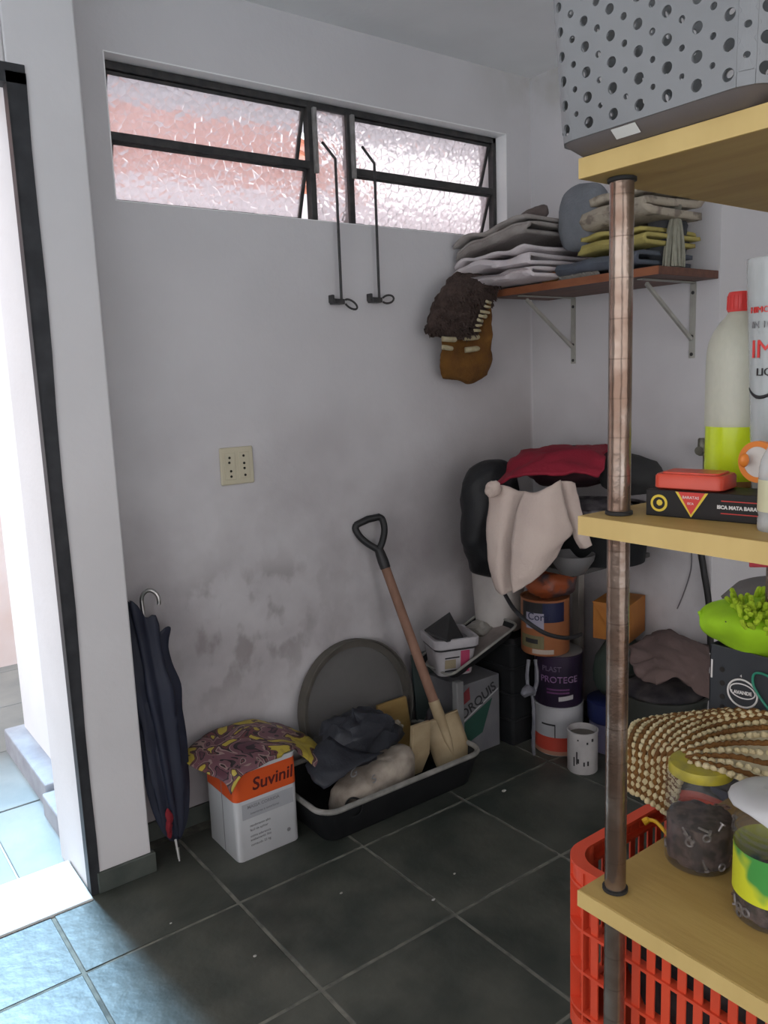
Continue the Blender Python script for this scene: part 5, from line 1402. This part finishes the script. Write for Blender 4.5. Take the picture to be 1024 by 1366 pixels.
gb = dp(762, 733, 3.38)
tag(build('grey_bowl', MB().lathe([(0.035, 0.0), (0.05, 0.006), (0.085, 0.06), (0.09, 0.085), (0.084, 0.085), (0.045, 0.012), (0, 0.01)], (2.50, 2.10, 0.845), n=36), mat('grey_enamel', (0.17, 0.165, 0.165), rough=0.5), smooth=True), 'grey bowl below the beige cloth', 'bowl')

# ================================================================== THE CLOTHES HEAP
M_blk = mat('black_nylon', (0.010, 0.0105, 0.012), (0.017, 0.018, 0.020), scale=8, rough=0.55, bump=0.3, bscale=25)
bc_ = dp(655, 692, 3.52)
tag(build('black_jacket', blob(bc_, (0.135, 0.10, 0.262), n=40, m=30, amp=0.034, scale=6, seed=5, p=0.8), M_blk, smooth=True, angle=60), 'black padded jacket hanging at the left of the clothes heap', 'jacket')
tcen = np.array([2.735, 2.16, 0.990])
tub = thing('black_tub', tcen, 'black oval tub with a pale rim under the red cloth', 'tub')
tz0 = 0.863
build('tub_body', MB().lathe([(0.15, 0), (0.155, 0.003), (0.175, 0.225), (0.165, 0.225), (0.15, 0.02), (0, 0.02)], (tcen[0], tcen[1], tz0), n=44, sx=1.1, sy=1.3), M_blackpl, tub, smooth=True)
build('tub_rim', MB().lathe([(0.172, 0.222), (0.181, 0.224), (0.181, 0.236), (0.168, 0.238)], (tcen[0], tcen[1], tz0), n=44, sx=1.1, sy=1.3, cap=False), mat('pale_rim', (0.24, 0.22, 0.23), (0.07, 0.06, 0.07), scale=25, rough=0.5), tub, smooth=True)
tag(build('tub_rag', blob((2.735, 2.16, tz0+0.20), (0.15, 0.185, 0.06), amp=0.018, scale=14, seed=2), mat('mauve_grey_rag', (0.20, 0.18, 0.19), (0.05, 0.045, 0.05), scale=16, rough=0.9), smooth=True), 'mauve grey rag filling the black tub', 'rag')
M_redcl = mat('crimson_cloth', (0.30, 0.012, 0.032), (0.24, 0.010, 0.026), scale=7, rough=0.8, bump=0.2, bscale=60)
ctrl = [[(667, 648, 3.22), (700, 636, 3.16), (738, 634, 3.12), (772, 632, 3.10), (800, 634, 3.10)],
        [(672, 632, 3.28), (705, 622, 3.20), (742, 619, 3.16), (778, 616, 3.14), (806, 618, 3.14)],
        [(680, 615, 3.36), (712, 608, 3.30), (748, 603, 3.26), (782, 602, 3.24), (810, 603, 3.24)],
        [(690, 606, 3.46), (720, 600, 3.44), (752, 597, 3.42), (785, 597, 3.40), (812, 594, 3.38)],
        [(700, 606, 3.56), (730, 601, 3.56), (755, 599, 3.55), (790, 598, 3.54), (815, 596, 3.5)]]
tag(build('red_cloth', MB().grid(up2([[dp(*q) for q in r] for r in ctrl], 7, 7)).crumple(0.020, 9, 3), M_redcl, smooth=True, angle=70, solid=0.010), 'crimson cloth spread over the top of the clothes heap', 'cloth')
tag(build('dark_coat', blob(dp(760, 622, 3.50), (0.16, 0.20, 0.085), n=36, m=20, amp=0.02, scale=10, seed=9, p=0.8), mat('dark_maroon_coat', (0.028, 0.008, 0.013), (0.045, 0.012, 0.018), rough=0.85), smooth=True), 'dark maroon coat bundled under the crimson cloth', 'coat')
M_beige = mat('beige_cotton', (0.66, 0.54, 0.47), (0.60, 0.48, 0.42), scale=6, rough=0.9, bump=0.25, bscale=80)
shirt = thing('beige_shirt', dp(700, 790, 3.2), 'beige cotton shirt hanging down the front of the clothes heap', 'shirt')
def sheet(ctrl, amp=0.004, seed=1, n=6):
    return MB().grid(up2([[dp(*q) for q in r] for r in ctrl], n, n)).crumple(amp, 18, seed)
build('left_panel', sheet([[(653, 650, 3.25), (672, 647, 3.20), (690, 654, 3.19), (702, 656, 3.19)],
                           [(652, 675, 3.25), (670, 675, 3.19), (686, 678, 3.18), (698, 680, 3.20)],
                           [(649, 708, 3.24), (667, 710, 3.185), (682, 712, 3.19), (694, 712, 3.21)],
                           [(651, 742, 3.24), (666, 745, 3.185), (680, 745, 3.195), (692, 745, 3.22)],
                           [(656, 770, 3.24), (667, 774, 3.19), (679, 772, 3.20), (688, 770, 3.22)],
                           [(662, 786, 3.24), (669, 793, 3.20), (678, 790, 3.21), (685, 786, 3.23)]]), M_beige, shirt, smooth=True, angle=70, solid=0.006)
build('front_panel', sheet([[(699, 655, 3.12), (714, 658, 3.09), (731, 650, 3.07), (748, 640, 3.08)],
                            [(690, 680, 3.13), (710, 680, 3.07), (731, 676, 3.05), (752, 668, 3.08)],
                            [(684, 712, 3.13), (706, 712, 3.07), (732, 706, 3.045), (759, 694, 3.07)],
                            [(681, 745, 3.13), (704, 744, 3.075), (730, 732, 3.055), (763, 711, 3.08)],
                            [(681, 772, 3.13), (701, 768, 3.09), (724, 752, 3.075), (752, 722, 3.09)],
                            [(684, 791, 3.14), (698, 783, 3.11), (718, 769, 3.095), (742, 743, 3.10)]], seed=2), M_beige, shirt, smooth=True, angle=70, solid=0.006)
build('sleeve', sheet([[(745, 641, 3.12), (756, 641, 3.10), (767, 645, 3.12)],
                       [(748, 668, 3.13), (760, 668, 3.11), (772, 670, 3.13)],
                       [(757, 696, 3.13), (768, 698, 3.11), (780, 698, 3.13)],
                       [(766, 718, 3.13), (776, 719, 3.11), (786, 718, 3.13)],
                       [(774, 731, 3.14), (781, 731, 3.12), (789, 728, 3.13)]], seed=3), M_beige, shirt, smooth=True, angle=70, solid=0.006)
tag(build('beige_scrunch', blob(dp(657, 652, 3.18), (0.030, 0.030, 0.033), amp=0.010, scale=24, seed=3), M_beige, smooth=True), 'small beige cloth knot at the left of the shirt collar', 'cloth')
tag(build('black_garment', blob(dp(840, 632, 3.32), (0.10, 0.13, 0.075), n=32, m=18, amp=0.02, scale=11, seed=6, p=0.8), mat('faded_black_cloth', (0.024, 0.024, 0.024), (0.04, 0.039, 0.038), rough=0.9), smooth=True), 'faded black garment at the right end of the clothes heap', 'garment')

# ================================================================== RIGHT OF THE POST, BY THE WALL CORNER
M_paper = mat('brown_kraft', (0.155, 0.105, 0.095), (0.115, 0.078, 0.07), scale=7, rough=0.9, bump=0.2, bscale=40)
pot = thing('dark_basin', (2.74, 1.84, 0), 'wide dark basin against the wall corner under the paper sack', 'basin')
build('basin_body', MB().lathe([(0.13, 0), (0.14, 0.004), (0.175, 0.36), (0.182, 0.362), (0.182, 0.375), (0.170, 0.375), (0.13, 0.02), (0, 0.02)], (2.74, 1.84, 0), n=40), mat('dark_olive_plastic', (0.022, 0.024, 0.020), (0.032, 0.034, 0.028), rough=0.6), pot, smooth=True)
build('basin_fill', blob((2.74, 1.84, 0.36), (0.155, 0.155, 0.05), amp=0.014, scale=14), mat('dark_rag', (0.022, 0.020, 0.024)), pot, smooth=True)
ctrl = [[(838, 862, 3.30), (858, 850, 3.34), (885, 838, 3.42), (915, 850, 3.36), (946, 862, 3.32)],
        [(840, 880, 3.18), (866, 872, 3.20), (890, 858, 3.24), (918, 868, 3.20), (947, 880, 3.20)],
        [(846, 895, 3.12), (868, 893, 3.08), (892, 885, 3.10), (918, 890, 3.10), (947, 900, 3.14)],
        [(852, 905, 3.10), (872, 914, 3.04), (895, 906, 3.05), (922, 908, 3.06), (948, 922, 3.10)],
        [(862, 908, 3.10), (878, 916, 3.05), (900, 908, 3.06), (928, 920, 3.06), (946, 935, 3.10)]]
pg = np.array([[dp(*q) for q in r] for r in ctrl])
tag(build('paper_sack', MB().grid(up2(pg, 6, 6)).crumple(0.014, 12, 8, ridged=True), M_paper, smooth=True, angle=35, solid=0.004), 'brown crumpled paper sack lying on the dark basin', 'paper sack')
tag(build('blue_bundle', blob((2.78, 1.50, 0.165), (0.16, 0.13, 0.165), amp=0.025, scale=11, seed=3, p=0.8), mat('dusty_blue_cloth', (0.045, 0.058, 0.095), (0.06, 0.075, 0.115), rough=0.9), smooth=True), 'dusty blue cloth bundle on the floor in front of the dark basin', 'bundle')
# tap and hose on the wall
tp = on(935, 601, 0, XB-0.045)
M_brass = mat('dull_brass', (0.20, 0.19, 0.15), (0.14, 0.13, 0.10), scale=20, rough=0.4, metal=0.6)
tap = thing('wall_tap', (tp[0], tp[1], tp[2]-0.2), 'dull brass wall tap beside the lime bottle', 'tap')
build('tap_body', MB().tube([tp+np.array([0.045, 0, 0]), tp, tp+np.array([-0.02, 0, 0])], 0.017, n=14), M_brass, tap, smooth=True)
build('valve_handle', MB().lathe([(0.010, -0.02), (0.014, -0.016), (0.014, 0.045), (0.010, 0.05)], tp, n=14), M_brass, tap, smooth=True)
build('riser', MB().tube([tp+np.array([0.0, -0.018, -0.01]), tp+np.array([0, -0.018, -0.35])], 0.009, n=10), M_brass, tap, smooth=True)
hz_ = cr([on(925, 690, 0, XB-0.03), on(934, 735, 0, XB-0.03), on(939, 765, 0, XB-0.03), on(945, 805, 0, XB-0.03), on(948, 870, 0, XB-0.03)], 5)
tag(build('black_hose', MB().tube(hz_, 0.013, n=10), M_rubber, smooth=True), 'black hose running down the wall below the tap', 'hose')
wr = cr([on(922, 735, 0, XB-0.006), on(921, 760, 0, XB-0.006), on(912, 790, 0, XB-0.006), on(903, 812, 0, XB-0.006)], 5)
tag(build('thin_cable', MB().tube(wr, 0.0025, n=6), mat('grey_cable', (0.16, 0.15, 0.16), rough=0.6), smooth=True), 'thin grey cable on the wall beside the black hose', 'cable')

# crumbs of plaster on the floor
M_chip = mat('plaster_chip', (0.42, 0.41, 0.38), rough=0.9)
for k, (x, y, sz, lb) in enumerate(((672, 1056, 0.010, 'largest pale plaster crumb on the floor right of the trough'), (578, 1201, 0.007, 'pale crumb just left of the tile joint crossing in mid floor'),
                                     (606, 1166, 0.005, 'small pale crumb on the tile behind the mid-floor joint crossing'), (455, 1192, 0.006, 'pale crumb on the floor in front of the trough'),
                                     (340, 1276, 0.006, 'pale crumb on the bare tile in front of the paint can'), (228, 1232, 0.004, 'tiny pale crumb near the foot of the pier'))):
    p = on(x, y, 2, 0.0)
    o = build('plaster_crumb', blob(p+np.array([0, 0, sz*0.35]), (sz, sz*0.7, sz*0.4), n=8, m=5, amp=sz*0.2, scale=120, seed=k), M_chip)
    tag(o, lb, 'crumb', 'plaster crumbs on the floor')
